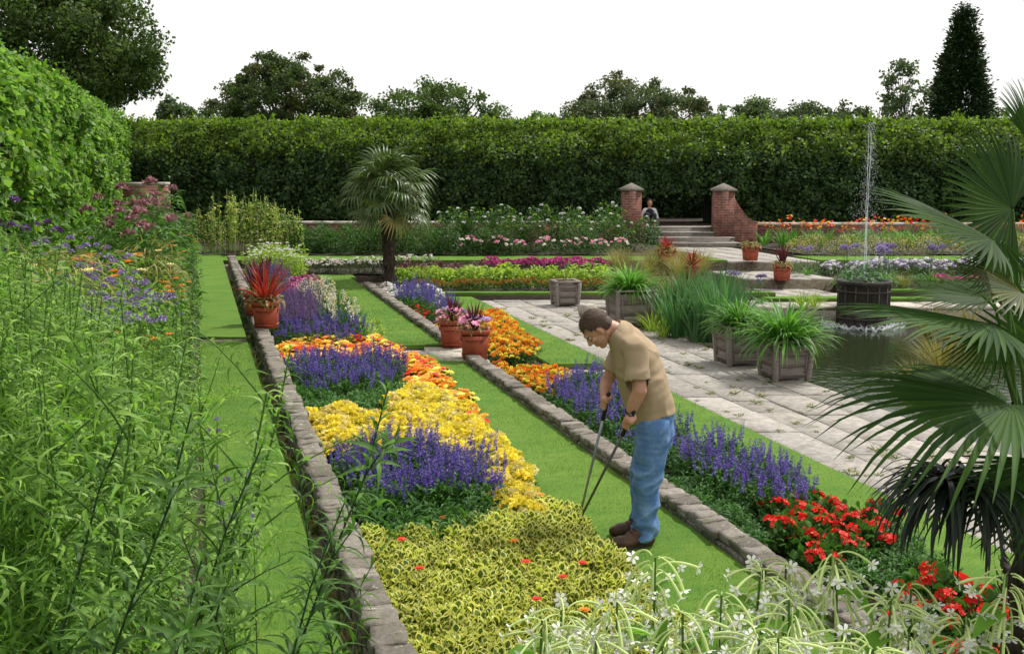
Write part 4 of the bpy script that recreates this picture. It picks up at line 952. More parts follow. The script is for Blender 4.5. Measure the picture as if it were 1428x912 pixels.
drift(sal2, spots([(345, 385), (400, 380), (405, 398), (350, 404)], ZB1 + .2, .3), ZB1, 'violet sage around the dark red spiky plant far along the long bed', 'sage', 'far violet sages')
wh = [tall_flowering('white_flowering_plant', .85, 'lime_nic_leaf', 'white_petal', 7, .035, .26, 220, .12, 'truss') for _ in range(2)]
drift(wh, spots([(345, 376), (400, 374), (425, 380), (425, 390), (350, 388)], ZB1 + .1, .42), ZB1 - .1, 'tall pale green plant with white flowers at the far end of the long bed', 'white flowered plant', 'white flowered plants at the far end of the long bed', s=(.8, 1.0))

gre = [leafy('sage_foliage_plant', t_leaf('salvia_leaf', .42, .5, 4), 210, .055, .16, .21) for _ in range(2)]
drift(gre, spots([(480, 690), (500, 705), (560, 722), (655, 722), (705, 698), (690, 735), (655, 752), (560, 760), (505, 735)], ZB1 + .1, .16), ZB1, 'bright green leafy plant in front of the lower salvia block', 'leafy plant', 'green plants before the lower salvias')
drift(gre, spots([(412, 548), (440, 562), (510, 560), (563, 545), (560, 560), (510, 580), (440, 588), (416, 570)], ZB1 + .1, .17), ZB1, 'bright green leafy plant in front of the upper salvia block', 'leafy plant', 'green plants before the upper salvias')

# --- bed below the second wall (soil .03)
ZB2 = .03
mar = [headed('marigold_plant', t_leaf('mid_leaf', .5, .4, 4), 130, .045, .14, .18, 9, .036, 'pompom', [('amber_petal',), ('orange_petal',), ('yellow_petal',)]) for _ in range(3)]
drift(mar, spots([(688, 512), (760, 516), (800, 522), (790, 538), (762, 556), (735, 545)], ZB2 + .12, .17), ZB2, 'low amber marigold in the near block just past the front clay pot', 'marigold', 'marigolds in front of the clay pots')
drift(sal, spots([(765, 560), (800, 530), (860, 545), (940, 600), (960, 640), (930, 655), (870, 630), (800, 595)], ZB2 + .1, .22), ZB2,
      'violet blue salvia in the block behind the gardener, between wall and paving', 'salvia', 'salvias behind the gardener')
drift(sal, spots([(935, 640), (1000, 632), (1080, 655), (1138, 685), (1140, 712), (1080, 725), (1040, 710), (960, 665)], ZB2 + .12, .19), ZB2,
      'violet blue salvia in the block right of the gardener, next to the red geraniums', 'salvia', 'salvias next to the red geraniums')
drift(gre, spots([(700, 545), (760, 565), (830, 605), (905, 655), (1000, 700), (1075, 745), (1060, 775), (930, 710), (780, 625)], ZB2 + .1, .17), ZB2, 'bright green leafy plant in front of the salvias, along the second wall', 'leafy plant', 'green plants along the second wall', s=(.75, 1))
ger = [headed('geranium_plant', t_ringleaf('mid_leaf', 'salvia_leaf', 1.0), 130, .06, .16, .21, 3, .06, 'truss', [('red_petal',)], variants=2) for _ in range(3)]
for gpts, lab, grp in (([(1070, 725), (1085, 700), (1130, 692), (1175, 696), (1235, 722), (1240, 750), (1200, 780), (1150, 785), (1085, 752)], 'red geranium in the open block between the salvias and the drooping palm leaf', 'red geraniums left of the palm'),
                       ([(1235, 800), (1300, 790), (1440, 850), (1500, 900), (1420, 912), (1320, 900), (1250, 860)], 'red geranium glimpsed under and below the palm leaves', 'red geraniums under the palm')):
    drift(ger, spots(gpts, ZB2 + .18, .235, .22), ZB2, lab, 'geranium', grp)
drift(gre, spots([(1090, 760), (1150, 790), (1215, 775), (1260, 740), (1330, 790), (1300, 800), (1240, 812), (1160, 815)], ZB2 + .1, .2), ZB2, 'bright green leafy plant between the two patches of red geraniums', 'leafy plant', 'green plants between the geraniums', s=(.7, 1))
# behind the clay pots
phl = [headed('phlox_plant', t_leaf('salvia_leaf', .3, .4, 4), 110, .05, .17, .24, 8, .055, 'truss', [('white_petal',), ('cream_petal',), ('white_petal',)], variants=3) for _ in range(2)]
drift(phl, spots([(530, 402), (560, 400), (605, 405), (612, 414), (560, 414), (545, 412)], ZB2 + .2, .28), ZB2, 'white and pale pink phlox behind the far violet salvias', 'phlox', 'white phlox behind the violet salvias')
drift(phl[:1], spots([(598, 418), (612, 416), (622, 428), (606, 430)], ZB2 + .2, .3), ZB2, 'white phlox right of the far violet salvias', 'phlox', 'white phlox right of the violet salvias')
drift(sal, spots([(545, 412), (600, 410), (612, 424), (600, 432), (566, 430)], ZB2 + .14, .27), ZB2, 'violet blue salvia in the upper block on the far side of the cross path', 'salvia', 'upper far salvias beyond the cross path', s=(1.1, 1.35))
drift(sal, spots([(592, 434), (625, 428), (640, 438), (625, 446), (606, 446)], ZB2 + .14, .25), ZB2, 'violet blue salvia in the lower block beside the pink flowers', 'salvia', 'lower far salvias beside the pink flowers', s=(1.1, 1.3))
drift(ger, spots([(562, 428), (585, 426), (600, 440), (585, 444)], ZB2 + .14, .24), ZB2, 'small red flowered plant beside the far end of the second wall', 'geranium', 'small red plants by the far wall', s=(.8, .9))
pkb = [headed('pink_petunia_plant', t_leaf('mid_leaf', .5, .4, 4), 100, .045, .15, .2, 10, .045, 'daisy', [('pink_petal',), ('pink_petal',), ('magenta_petal',)]) for _ in range(2)]
drift(pkb, spots([(612, 446), (640, 436), (660, 446), (660, 460), (630, 462)], ZB2 + .16, .2), ZB2, 'pink petunia in the bed just behind the two clay pots', 'petunia', 'pink petunias behind the clay pots')
drift(mar, spots([(588, 462), (612, 455), (650, 470), (640, 490), (615, 480)], ZB2 + .14, .19), ZB2, 'amber marigold left of the rear clay pot', 'marigold', 'marigolds left of the clay pots')
drift(mar, spots([(668, 436), (690, 436), (745, 480), (738, 498), (690, 500), (684, 470)], ZB2 + .14, .17), ZB2, 'golden orange marigold in the mass right of the front clay pot', 'marigold', 'marigolds right of the clay pots', s=(1, 1.3))
# weeds and tufts in the gully
tuft = [straps('weed_tuft', 'straw_leaf', 16, .14, .08, (.2, 1.1), .7, .03), leafy('weed_plant', t_leaf('mid_leaf', .4, .5, 4), 40, .05, .08, .09)]
pts = [tuple(Q(rng.uniform(.58, .70), d)[:2]) for d in np.sort(rng.uniform(4.3, 22, 150))]
drift(tuft, pts, .40, 'small dry weed in the gully along the foot of the first stone wall', 'weed', 'weeds in the gully', s=(.6, 1.3))
pw = [leafy('joint_weed', t_leaf('straw_leaf', .4, .5, 4), 30, .03, .07, .025)]
pts = [tuple(Q(rng.uniform(5.55, 7.5), d)[:2]) for d in rng.uniform(6, 21, 110)]
drift(pw, pts, .0, 'tiny weed growing in a joint of the stone paving', 'weed', 'weeds in the paving joints', s=(.5, 1.5))

# --- grass blades over the near lawns
def grass(u0, u1, d0, d1, z, n, label, ln=.02):
    t = rng.random(n) ** 1.6; d = d0 + (d1 - d0) * t; u = rng.uniform(u0 - .03, u1 + .03, n)
    pos = np.stack([u, (d - u * math.sin(YAW)) / math.cos(YAW), np.full(n, z)], -1)
    ok = np.ones(n, bool)
    g = G(); V = np.array([[-.07, 0, 0], [.07, 0, 0], [0, 1, .25]]); sz = (ln * R_(n, .5, 1.3) * (1 + d * .03))
    R = frames(rdir(n, 1.1), rdir(n, .2)); dry = rng.random(n) < .025
    scatter(g, (V, [(np.array([[0, 1, 2]]), 'grass_blade')]), pos[~dry], R[~dry], sz[~dry]); scatter(g, (V, [(np.array([[0, 1, 2]]), 'straw_leaf')]), pos[dry] + [0, 0, .006], frames(rdir(dry.sum(), .3), rdir(dry.sum(), .4)), sz[dry] * 1.3)
    o = g.obj('grass'); tag(o, label, None, None, 'stuff'); return o
grass(-.02, .58, 4.4, 13.8, .51, 70000, 'short mown grass of the lawn beside the tall perennials')
grass(2.44, 3.26, 4.6, 14.3, .26, 70000, 'short mown grass of the lawn under the gardener')
grass(4.72, 5.5, 5.0, 14.1, .04, 40000, 'short mown grass of the lawn beside the paving')
grass(2.36, 3.26, 15.0, 24, .29, 30000, 'short mown grass of the lawn beyond the cross path')
grass(4.62, 5.45, 14.75, 22, .07, 20000, 'short mown grass of the pointed lawn')
# ------------------------------------------------------------ rear rows
drift([headed('rust_marigold', t_leaf('mid_leaf', .5, .4, 4), 60, .06, .24, .20, 9, .05, 'pompom', [('rust_petal',), ('rust_petal',), ('straw_leaf',)]) for _ in range(2)],
      strip_spots(4.5, 8.6, 23.0, 23.35, .32), .12, 'rusty orange marigold in the front row behind the paving', 'marigold', 'rusty marigolds in the far row')
drift([leafy('lime_tobacco_plant', t_leaf('lime_nic_leaf', .45, .5, 4), 190, .12, .26, .36) for _ in range(2)], strip_spots(4.3, 9.0, 23.8, 24.5, .38), .13, 'yellow green leafy tobacco plant in the middle row behind the marigolds', 'tobacco plant', 'lime green tobacco plants', s=(.85, 1.2))
drift([headed('magenta_phlox', t_leaf('dark_leaf', .4, .4, 4), 90, .07, .24, .26, 14, .06, 'truss', [('magenta_petal',)], variants=2) for _ in range(2)], strip_spots(6.6, 9.4, 25.3, 25.8, .3), .32, 'deep magenta phlox in the back row under the cross lawn', 'phlox', 'magenta phlox row')
drift([leafy('dark_leaved_plant', t_leaf('dark_red_leaf', .4, .5, 4), 110, .09, .24, .26)], strip_spots(4.6, 6.5, 25.0, 25.5, .36), .31, 'dark purple leaved plant left of the magenta phlox row', 'leafy plant', 'dark leaved plants')
rose = [headed('rose_bush', t_leaf('dark_leaf', .55, .3, 4), 170, .06, .25, .36, 9, .05, 'truss', [('cream_petal',), ('white_petal',), ('cream_petal',)]) for _ in range(2)]
drift(rose, strip_spots(1.2, 4.2, 24.9, 25.5, .36), .30, 'low rose bush with cream and pale pink flowers, left of the palm trunk', 'rose bush', 'pale roses left of the palm', s=(.8, 1.05))
drift(rose, strip_spots(4.6, 5.6, 25.9, 26.1, .4), .31, 'low rose bush with cream flowers right of the palm trunk', 'rose bush', 'pale roses right of the palm', s=(.8, 1.0))
# deep rear border
sh = [leafy('green_shrub', t_leaf('mid_leaf', .35, .5, 4), 520, .13, .42, .80) for _ in range(3)]
drift(sh, strip_spots(2.6, 7.6, 28.0, 30.0, .62), .52, 'mid green leafy perennial clump in the rear border between the stalks and the rose shrubs', 'leafy plant', 'green clumps in the rear border', s=(.75, 1.0))
hol = []
for _ in range(2):
    g = G()
    for k in range(9):
        x, y = rng.uniform(-.28, .28, 2); h = rng.uniform(1.0, 1.45); g.add(*tube([[x, y, 0], [x + rng.normal(0, .02), y, h]], [.012, .005], 5, False), 'pale_stem'); m_ = 26
        z = R_(m_, .2, .98) * h; pos = np.stack([x + rng.normal(0, .02, m_), y + rng.normal(0, .02, m_), z], -1); scatter(g, t_leaf('lime_nic_leaf' if k % 2 else 'mid_leaf', .35, .6, 4), pos, frames(rdir(m_, -.3), rdir(m_, .6)), .12 * R_(m_, .6, 1.2))
        scatter(g, t_diamond('pale_yellow', .9), pos[m_ // 2:], frames(rdir(m_ - m_ // 2), rdir(m_ - m_ // 2)), .05)
    hol.append(g.obj('tall_stalk_plant'))
drift(hol, strip_spots(-.0, 2.6, 27.9, 29.2, .62), .52, 'tall pale seed stalk clump at the far end of the left lawn', 'tall perennial', 'pale stalk clumps in the rear border')
big = [headed('rose_shrub', t_leaf('mid_leaf', .55, .3, 4), 900, .10, .62, 1.1, 10, .05, 'pompom', [('white_petal',), ('lime_nic_leaf',)], variants=2) for _ in range(3)]
drift(big, [tuple(Q(u, d)[:2]) for u, d in ((8.0, 29.8), (9.0, 29.2), (9.9, 29.9), (10.6, 29.0), (7.3, 29.2), (8.5, 28.6), (11.0, 30.2), (7.9, 28.4), (9.6, 28.3), (11.5, 29.0), (6.7, 29.6), (10.3, 30.6))], .5, 'rounded dark green rose shrub before the low brick wall left of the gate', 'rose shrub', 'big rose shrubs left of the gate', s=(.85, 1.15))
drift([headed('pink_rose_bush', t_leaf('mid_leaf', .5, .3, 4), 140, .06, .28, .38, 8, .06, 'truss', [('pink_petal',), ('cream_petal',)], variants=2) for _ in range(2)], strip_spots(6.9, 11.0, 27.8, 28.1, .52), .52, 'small pink rose at the front edge of the rear border', 'rose bush', 'pink roses along the rear border')
# beyond the pool, right of the path
lil = []
for _ in range(2):
    root = straps('daylily_clump', 'strap_leaf', 46, .62, .035, (.05, .7), .7, .1)
    me = [head_mesh('daisy', (m_, 'amber_petal'), .042).mesh('flower') for m_ in ('orange_petal', 'amber_petal', 'red_petal')]
    for k in range(9):
        o = bpy.data.objects.new('flower', me[k % 3]); COL.objects.link(o); o.parent = root; a = 2.4 * k; q = .3 * math.sqrt(k / 9); o.location = (q * math.cos(a), q * math.sin(a), rng.uniform(.56, .74)); o.rotation_euler = (rng.uniform(.4, 1.3), 0, rng.uniform(0, 6))
    lil.append(root)
drift(lil, strip_spots(15.6, 23, 30.0, 31.2, .6), .52, 'orange daylily clump in front of the brick wall right of the gate', 'daylily', 'orange daylilies along the far wall')
drift([leafy('alchemilla_plant', t_leaf('straw_leaf', .5, .4, 4), 260, .07, .42, .42, [(t_diamond('pale_yellow', .8), 60, .03, 0)]) for _ in range(2)], strip_spots(15.0, 23, 28.3, 29.2, .68), .52, 'soft yellow green mounded perennial between the daylilies and the cross lawn', 'leafy plant', 'yellow green mounds beyond the pool')
drift([leafy('catmint_plant', t_leaf('mid_leaf', .35, .4, 4), 240, .05, .34, .34, [(t_diamond('lilac_petal', .8), 90, .03, 0)]) for _ in range(2)], strip_spots(15.0, 23, 27.7, 28.0, .6), .52, 'grey green catmint at the front of the far border beyond the pool', 'catmint', 'catmint beyond the pool')
drift([headed('white_bedding_plant', t_leaf('mid_leaf', .4, .4, 4), 110, .055, .26, .3, 14, .05, 'truss', [('white_petal',), ('lilac_petal',)], variants=2) for _ in range(2)], strip_spots(14.2, 23, 24.9, 25.3, .42), .27, 'white and pale lilac flowered plant in the long row beyond the pool', 'bedding plant', 'white row beyond the pool')
aga = []
for _ in range(2):
    root = straps('agapanthus_plant', 'strap_leaf', 40, .4, .05, (.3, 1.1), .9, .08)
    me = head_mesh('pompom', ('lilac_petal',), .11).mesh('flower_head')
    for k in range(4):
        o = bpy.data.objects.new('flower_head', me); COL.objects.link(o); o.parent = root; a = 2.4 * k; q = .2 * math.sqrt(k / 4); o.location = (q * math.cos(a), q * math.sin(a), rng.uniform(.6, .75))
        st = G(); st.add(*tube([[0, 0, -.6], [0, 0, 0]], [.006, .004], 5, False), 'stem'); s_ = st.obj('flower_stalk', o)
    aga.append(root)
drift(aga, [tuple(Q(u, d)[:2]) for u, d in ((13.9, 24.0), (14.5, 23.7), (14.9, 24.3), (15.4, 23.6), (14.2, 23.2), (13.7, 25.2))], .26, 'lilac agapanthus clump between the gate path and the lead tank', 'agapanthus', 'agapanthus beyond the pool')
drift(aga, [tuple(Q(u, d)[:2]) for u, d in ((10.6, 22.2), (11.0, 21.9))], .0, 'lilac agapanthus standing on the paving edge at the near foot of the gate path', 'agapanthus', 'agapanthus at the foot of the gate path', s=(.7, .8))
drift([headed('magenta_bedding_plant', t_leaf('mid_leaf', .4, .4, 4), 90, .05, .2, .22, 10, .045, 'truss', [('magenta_petal',)], variants=1)], [tuple(Q(u, d)[:2]) for u, d in ((15.2, 22.95), (15.6, 23.0), (16.0, 23.05))], .24, 'low magenta flowered plant on the terrace edge left of the lead tank', 'bedding plant', 'magenta plants beyond the pool')
straw = [straps('dry_grass_clump', 'straw_leaf', 150, .62, .014, (.02, .7), .6, .1) for _ in range(2)]
drift(straw, [tuple(onz(x, y, .0)[:2]) for x, y in ((885, 425), (905, 432), (915, 445), (895, 412), (935, 440), (870, 415), (945, 425), (925, 415), (900, 400), (930, 398), (955, 405), (880, 402), (915, 385), (945, 388))], .0, 'feathery straw coloured grass clump between the planter boxes and the irises', 'ornamental grass', 'straw grasses by the planters', s=(1.0, 1.4))
drift(straw, [tuple(Q(u, d)[:2]) for u, d in ((9.6, 25.6), (10.2, 25.2), (10.8, 25.7), (11.2, 26.1), (10.5, 25.2), (9.9, 26.1), (9.3, 24.9), (9.8, 24.4), (10.6, 24.6), (11.2, 24.9), (11.4, 25.5), (10.1, 23.6))], .31, 'feathery straw coloured grass clump in front of the gate steps', 'ornamental grass', 'straw grasses by the steps', s=(.9, 1.15))
drift(straw, [tuple(onz(x, y, zw)[:2]) for x, y in ((1295, 470), (1330, 490), (1350, 470), (1310, 520), (1280, 545))], zw, 'thin yellowish reed clump standing in the pool behind the palm leaves', 'reed', 'reeds in the pool', s=(.9, 1.3))
plant_fill = leafy('grey_green_plant', t_leaf('mid_leaf', .4, .4, 4), 200, .06, .28, .30, [(t_diamond('lilac_petal', .8), 30, .025, 0)])
drift([plant_fill], strip_spots(13.8, 22, 25.7, 26.1, .42), .16, 'low grey green plant behind the white and lilac row beyond the pool', 'leafy plant', 'grey green row beyond the pool')
drift([leafy('mixed_green_plant', t_leaf('salvia_leaf', .4, .4, 4), 180, .06, .26, .2)], strip_spots(14.0, 22, 23.3, 24.2, .5), .14, 'low green plant in the bed just beyond the far pool coping', 'leafy plant', 'green plants beyond the far coping')
drift(straw, [tuple(Q(u, d)[:2]) for u, d in ((14.6, 23.2), (15.6, 23.6), (16.4, 23.3), (17.2, 23.7), (18.0, 23.2))], .14, 'tawny grass clump in the bed right of the lead tank', 'ornamental grass', 'tawny grasses beyond the pool', s=(.6, .8))
iris = [straps('iris_clump', 'iris_leaf', 130, .95, .035, (.02, .45), .35, .22) for _ in range(2)]
drift(iris, [tuple(onz(x, y, 0)[:2]) for x, y in ((945, 470), (975, 476), (1005, 478), (960, 455), (990, 455), (1015, 462), (935, 455), (1000, 440))], 0, 'dense upright iris clump at the pool corner beside the planter boxes', 'iris', 'irises at the pool corner', s=(.9, 1.15))
drift([straps('daylily_leaf_clump', 'lime_nic_leaf', 60, .45, .03, (.1, .8), .7, .1)], [tuple(onz(x, y, 0)[:2]) for x, y in ((925, 470), (910, 462), (1120, 432), (1135, 428))], 0, 'yellow green grassy clump at the edge of the paving beside the irises', 'leafy plant', 'yellow green clumps on the paving')

# ------------------------------------------------------------ planters with their plants
box_plant = [straps('strappy_plant', 'strap_leaf', 420, .68, .040, (.05, 1.3), 1.05, .18) for _ in range(2)]
def fill(model, top, lab, s=1.0): plant_copy(model, tuple(top), rng.uniform(0, 6), s, (0, 0), lab, 'potted plant', 'strappy plants in planter boxes')
r, top, w_ = planter(1093, 533, 0, 60, 'wooden planter box nearest the viewer, at the pool edge, with a full strappy plant'); fill(box_plant[0], top, 'full fountain of green strappy leaves in the planter box nearest the viewer', 1.08)
r, top, w_ = planter(1030, 512, 0, 58, 'wooden planter box second from the viewer, partly behind the nearest one'); fill(box_plant[1], top, 'green strappy plant in the second planter box, beside the irises', .85)
r, top, w_ = planter(878, 459, 0, 56, 'wooden planter box behind the head of the gardener'); fill(box_plant[0], top, 'green strappy plant in the planter box behind the head of the gardener', .95)
r, top, w_ = planter(788, 428, 0, 36, 'small wooden planter box alone on the far paving, in front of the marigold row')
o = straps('sparse_plant', 'pale_stem', 14, .55, .02, (.02, .3), .3, .04); plant_copy(o, tuple(top), 0, 1, (0, 0), 'thin sparse plant in the small far planter box', 'potted plant')
g = G(); V, Fb = box((0, 0, .11), (.34, .2, .22), rotz(.3), .7); g.add(V, Fb, 'pale_stone'); o = g.obj('stone_block', loc=tuple(onz(818, 441, 0))); tag(o, 'pale stone block on the paving just behind the crown of the gardener', 'stone block')
# lead tank in the pool with fountain
tc_ = onz(1214, 460, zw) + FW * .5; R0 = .50
g = G(); g.add(*lathe([(0, 0), (R0 * .96, 0), (R0 * .98, .1), (R0 * .97, .84), (R0 * 1.04, .86), (R0 * 1.04, .93), (R0 * .93, .93), (R0 * .93, .80), (0, .80)], 28), 'old_lead')
for k in range(14):
    a = 6.283 * k / 14; V, Fb = box((0, 0, 0), (.03, .025, .78)); g.add(V @ rotz(a).T + np.array([-math.sin(a) * R0 * .98, math.cos(a) * R0 * .98, .45]), Fb, 'old_lead')
for z in (.2, .72): g.add(*lathe([(R0 * .97, z - .02), (R0 * 1.02, z - .015), (R0 * 1.02, z + .015), (R0 * .97, z + .02)], 28), 'old_lead')
g.V = [v for v in g.V]; g.V = [v + np.array([0, 0, -.42]) * 0 for v in g.V]
o = g.obj('lead_tank', loc=(tc_[0], tc_[1], zw - .02)); tag(o, 'dark round lead tank standing in the pool under the fountain jet', 'fountain tank')
ml = leafy('water_plant', t_leaf('iris_leaf', .3, .6, 5), 240, .16, .40, .34); plant_copy(ml, (tc_[0], tc_[1], zw + .80), 0, 1, (0, 0), 'bushy green plant filling the top of the dark lead tank', 'water plant')
g = G(); H = 3.0; n = 30; t = np.linspace(0, 1, n)
for s_ in range(3):
    P = np.stack([np.cumsum(rng.normal(0, .004, n)) + rng.normal(0, .01), np.cumsum(rng.normal(0, .004, n)), t * H * (1, .93, .85)[s_]], -1); g.add(*tube(P, .005 * (1 - .6 * t) + .0015, 5, False), 'spray')
root = g.obj('fountain_jet', loc=(tc_[0], tc_[1], zw + .95)); tag(root, 'thin white water jet rising from the lead tank against the dark hedge', 'fountain jet')
g = G(); n = 2000; z = H * (1 - rng.random(n) ** 1.7 * 1.0); z = H * rng.random(n) ** 1.5; sp = .05 + .16 * (1 - z / H) ** 1.5 * 1.6; pos = rng.normal(0, 1, (n, 3)) * sp[:, None]; pos[:, 2] = z
scatter(g, (RV, [(RF, 'mist')]), pos[:0], np.zeros((0, 3, 3)), np.zeros(0)) if False else None
dia = (np.array([[1, 0, 0], [0, 1, 0], [-1, 0, 0], [0, -1, 0], [0, 0, 5.5], [0, 0, -5.5]]), [(np.array([[0, 1, 4], [1, 2, 4], [2, 3, 4], [3, 0, 4], [1, 0, 5], [2, 1, 5], [3, 2, 5], [0, 3, 5]]), 'mist')])
scatter(g, dia, pos, frames(rdir(n), np.tile([0, 0, 1.], (n, 1)) + rdir(n) * .1), .0034 * R_(n, .4, 1.6)); g.obj('spray_drops', root)
g = G(); g.add(*lathe([(.05, 0), (.32, .008), (.55, .004)], 24), 'mist'); 
n = 260; a = R_(n, 0, 6.283); q = R_(n, .52, .8); scatter(g, dia, np.stack([q * np.cos(a), q * np.sin(a), R_(n, .0, .05)], -1), frames(rdir(n), rdir(n)), .02 * R_(n, .4, 1.3))
o = g.obj('splash', loc=(tc_[0], tc_[1], zw + .012)); tag(o, 'white splash ring on the water round the foot of the lead tank', 'splash', None, 'stuff')

# clay pots with red spiky plants
cord = [straps('cordyline_plant', 'red_leaf', 46, .36, .075, (.02, 1.0), .35, .03), straps('dark_cordyline_plant', 'dark_red_leaf', 26, .36, .09, (.02, .5), .15, .03)]
trail = []
for _ in range(2):
    trail.append(headed('petunia_plant', t_leaf('straw_leaf', .4, .6, 4), 190, .05, .20, .17, 20, .045, 'daisy', [('pink_petal',), ('pink_petal',), ('lilac_petal',)]))
trail_gold = [leafy('trailing_foliage_plant', t_leaf('straw_leaf', .35, .9, 5), 170, .08, .22, .12)]
def pot_at(x, y, zg, wpx_, label, red, plant_l, under, under_l, dark=0, hs=1.05, rz=.1):
    p = onz(x, y, zg); d = uv_of(p)[1]; w_ = wpx_ / F * d; p = np.array([*(p[:2] * (1 + w_ / 2 / d)), zg]); h = w_ * hs; clay_pot((p[0], p[1], zg), -YAW + rz, w_, h, label)
    s = w_ / .38
    if red: plant_copy(cord[dark], (p[0], p[1], zg + h * .88), rng.uniform(0, 6), s * red, (0, 0), plant_l, 'cordyline', 'red cordylines in clay pots')
    if under: plant_copy(under, (p[0], p[1], zg + h * .88), rng.uniform(0, 6), s * 1.2, (0, 0), under_l, 'trailing plant', 'plants spilling over clay pots')
pot_at(662, 503, .275, 41, 'front of the two square clay pots on the second wall, pink flowers in it', 1.15, 'dark red spiky cordyline in the front pot on the second wall', trail[0], 'pink petunias and pale trailing leaves in the front pot on the second wall', 1)
pot_at(631, 486, .275, 37, 'rear of the two square clay pots on the second wall', 1.15, 'dark red spiky cordyline in the rear pot on the second wall', trail[1], 'pink petunias in the rear pot on the second wall', 1)
pot_at(372, 459, .66, 36, 'front of the two square clay pots on the gully wall', 1.9, 'bright red spiky cordyline with arching leaves in the front pot on the gully wall', trail_gold[0], 'golden green trailing foliage over the front pot on the gully wall', 0)
pot_at(358, 441, .66, 30, 'rear of the two square clay pots on the gully wall', 1.9, 'purplish red spiky cordyline in the rear pot on the gully wall', trail_gold[0], 'olive trailing foliage over the rear pot on the gully wall', 1)
pot_at(1090, 392, .22, 21, 'square clay pot beside the far side of the pool, left of the agapanthus', 1.7, 'dark red spiky cordyline in the pot beside the agapanthus', trail_gold[0], 'trailing leaves over the pot beside the agapanthus', 1)
pot_at(1046, 364, .5, 20, 'square clay pot on the lawn corner below the right gate pier', .8, 'short dark red cordyline in the pot below the right gate pier', trail_gold[0], 'yellow green foliage over the pot below the right gate pier', 1)
pot_at(929, 372, .45, 22, 'square clay pot half hidden by grasses, left of the gate steps', 1.2, 'red cordyline in the pot left of the gate steps', trail_gold[0], 'yellow foliage over the pot left of the gate steps', 0)
pot_at(964, 390, .3, 18, 'square clay pot in front of the gate steps, right of its twin', 1.6, 'red cordyline in the pot in front of the gate steps', None, '', 0)
plant_copy(cord[1], tuple(onz(372, 398, ZB1)), 0, 1.9, (0, 0), 'large dark purple red cordyline growing in the long bed behind the gully wall pots', 'cordyline', 'red cordylines in clay pots')

# ------------------------------------------------------------ left border
tall = [stalk_plant('tall_perennial', 1.85, 'stalk_leaf', 130, .16, .14, 3, .16, .5) for _ in range(3)]
fine = [stalk_plant('feathery_perennial', 1.7, 'willow_leaf', 170, .12, .17, 12, .05, .8, stemmat='stem') for _ in range(5)]
def uvp(u, d): return tuple(Q(u, d)[:2])
# bulk of feathery plants
pts = []
for d in np.arange(2.5, 8.6, .2):
    for u in np.arange(-.32 * d + .1 * 1 - .05, -.03, .17):
        if u > -1.75 and u < -.17: pts.append(uvp(u + rng.uniform(-.08, .08), d + rng.uniform(-.08, .08)))
print('fine', len(pts))
for i, (x, y) in enumerate(pts):
    dd = uv_of((x, y))[1]; px = 714 + F * float(np.dot(np.array([x, y, 0]), RT)) / dd
    row = 348 + 130 * min(1, max(0, (px - 55) / 110)) + rng.uniform(-25, 45); hh = zat(row, dd) - .5
    if hh > .6: plant_copy(fine[i % 5], (x, y, .5), rng.uniform(0, 6.28), min(1.08, hh / 1.7) * rng.uniform(.92, 1.04), (rng.normal(0, .08), rng.normal(0, .08)), 'fresh green perennial with narrow arching leaves in the thicket of the left border', 'tall perennial', 'feathery green perennials of the left border')
0 and drift(fine, pts, .5, 'fresh green perennial with narrow arching leaves in the thicket of the left border', 'tall perennial', 'feathery green perennials of the left border', s=(.78, 1.02), tilt=.08)
# bold darker stems close to the viewer: (base u, d, tilt to the right)
for i, (u, d, s, rz_, lab) in enumerate([(-.03, 2.55, .97, 0, 'tall leafy stem leaning right over the lawn, its tip against the grass'), (-.12, 2.2, .86, .2, 'leafy stem just left of the one leaning over the lawn'), (-.3, 2.3, .92, .1, 'dark leafy stem rising in the middle of the foreground thicket'),
        (-.42, 2.0, .85, -.1, 'broad dark leafy stem at the bottom left corner'), (-.62, 2.4, .95, .3, 'tall dark stem at the left edge of the picture'), (-.22, 1.9, .74, .1, 'short dark leafy stem low in the foreground thicket'), (-.5, 2.2, .98, .0, 'dark stem between the left edge stem and the middle one'), (-.1, 1.85, .62, .3, 'low leafy stem in front of the lawn edge')]):
    plant_copy(tall[i % 3], (*uvp(u, d), .5), rz_ - .1, s, (0, .1), lab, 'tall perennial', 'dark leafy stems in the foreground')
for i, (x, y, d, lab) in enumerate([(500, 600, 2.6, 'leafy stem in front of the gully wall, its tip near the salvias'), (455, 735, 2.3, 'bold leafy stem crossing the gully wall at the bottom of the picture')]):
    p = at(x, y, d); h = p[2] - .5; plant_copy(tall[(i + 1) % 3], (p[0] - .05, p[1], .5), 2.0 + i, h / 1.85, (.0, .02), lab, 'tall perennial', 'leafy stems before the gully wall')
# verbena heads over the lawn
vb = []
g = G(); g.add(*tube([[0, 0, 0], [.02, 0, .5], [0, .02, 1.0]], [.003, .0025, .0015], 5, False), 'stem'); vroot = g.obj('verbena_plant')
hm = head_mesh('pompom', ('lilac_petal',), .014).mesh('flower_head')
for k, (x, y, z) in enumerate([(0, .02, 1.0), (.03, .0, .97), (-.025, .01, .96)]):
    o = bpy.data.objects.new('flower_head', hm); COL.objects.link(o); o.parent = vroot; o.location = (x, y, z)
for (x, y, d, lab) in [(316, 704, 2.9, 'lilac verbena head at the middle of the near lawn'), (314, 738, 2.8, 'lilac verbena head just below the middle one'), (345, 725, 3.0, 'lilac verbena head right of the others'), (303, 655, 3.4, 'small verbena head above the others, near the leaning stem'), (296, 585, 4.0, 'small verbena head by the tip of the leaning stem')]:
    p = at(x, y, d); h = p[2] - .5; plant_copy(vroot, (p[0], p[1], .5), rng.uniform(0, 6), 1, (0, 0), lab, 'verbena', 'verbena stems over the near lawn', sz=h / 1.0)
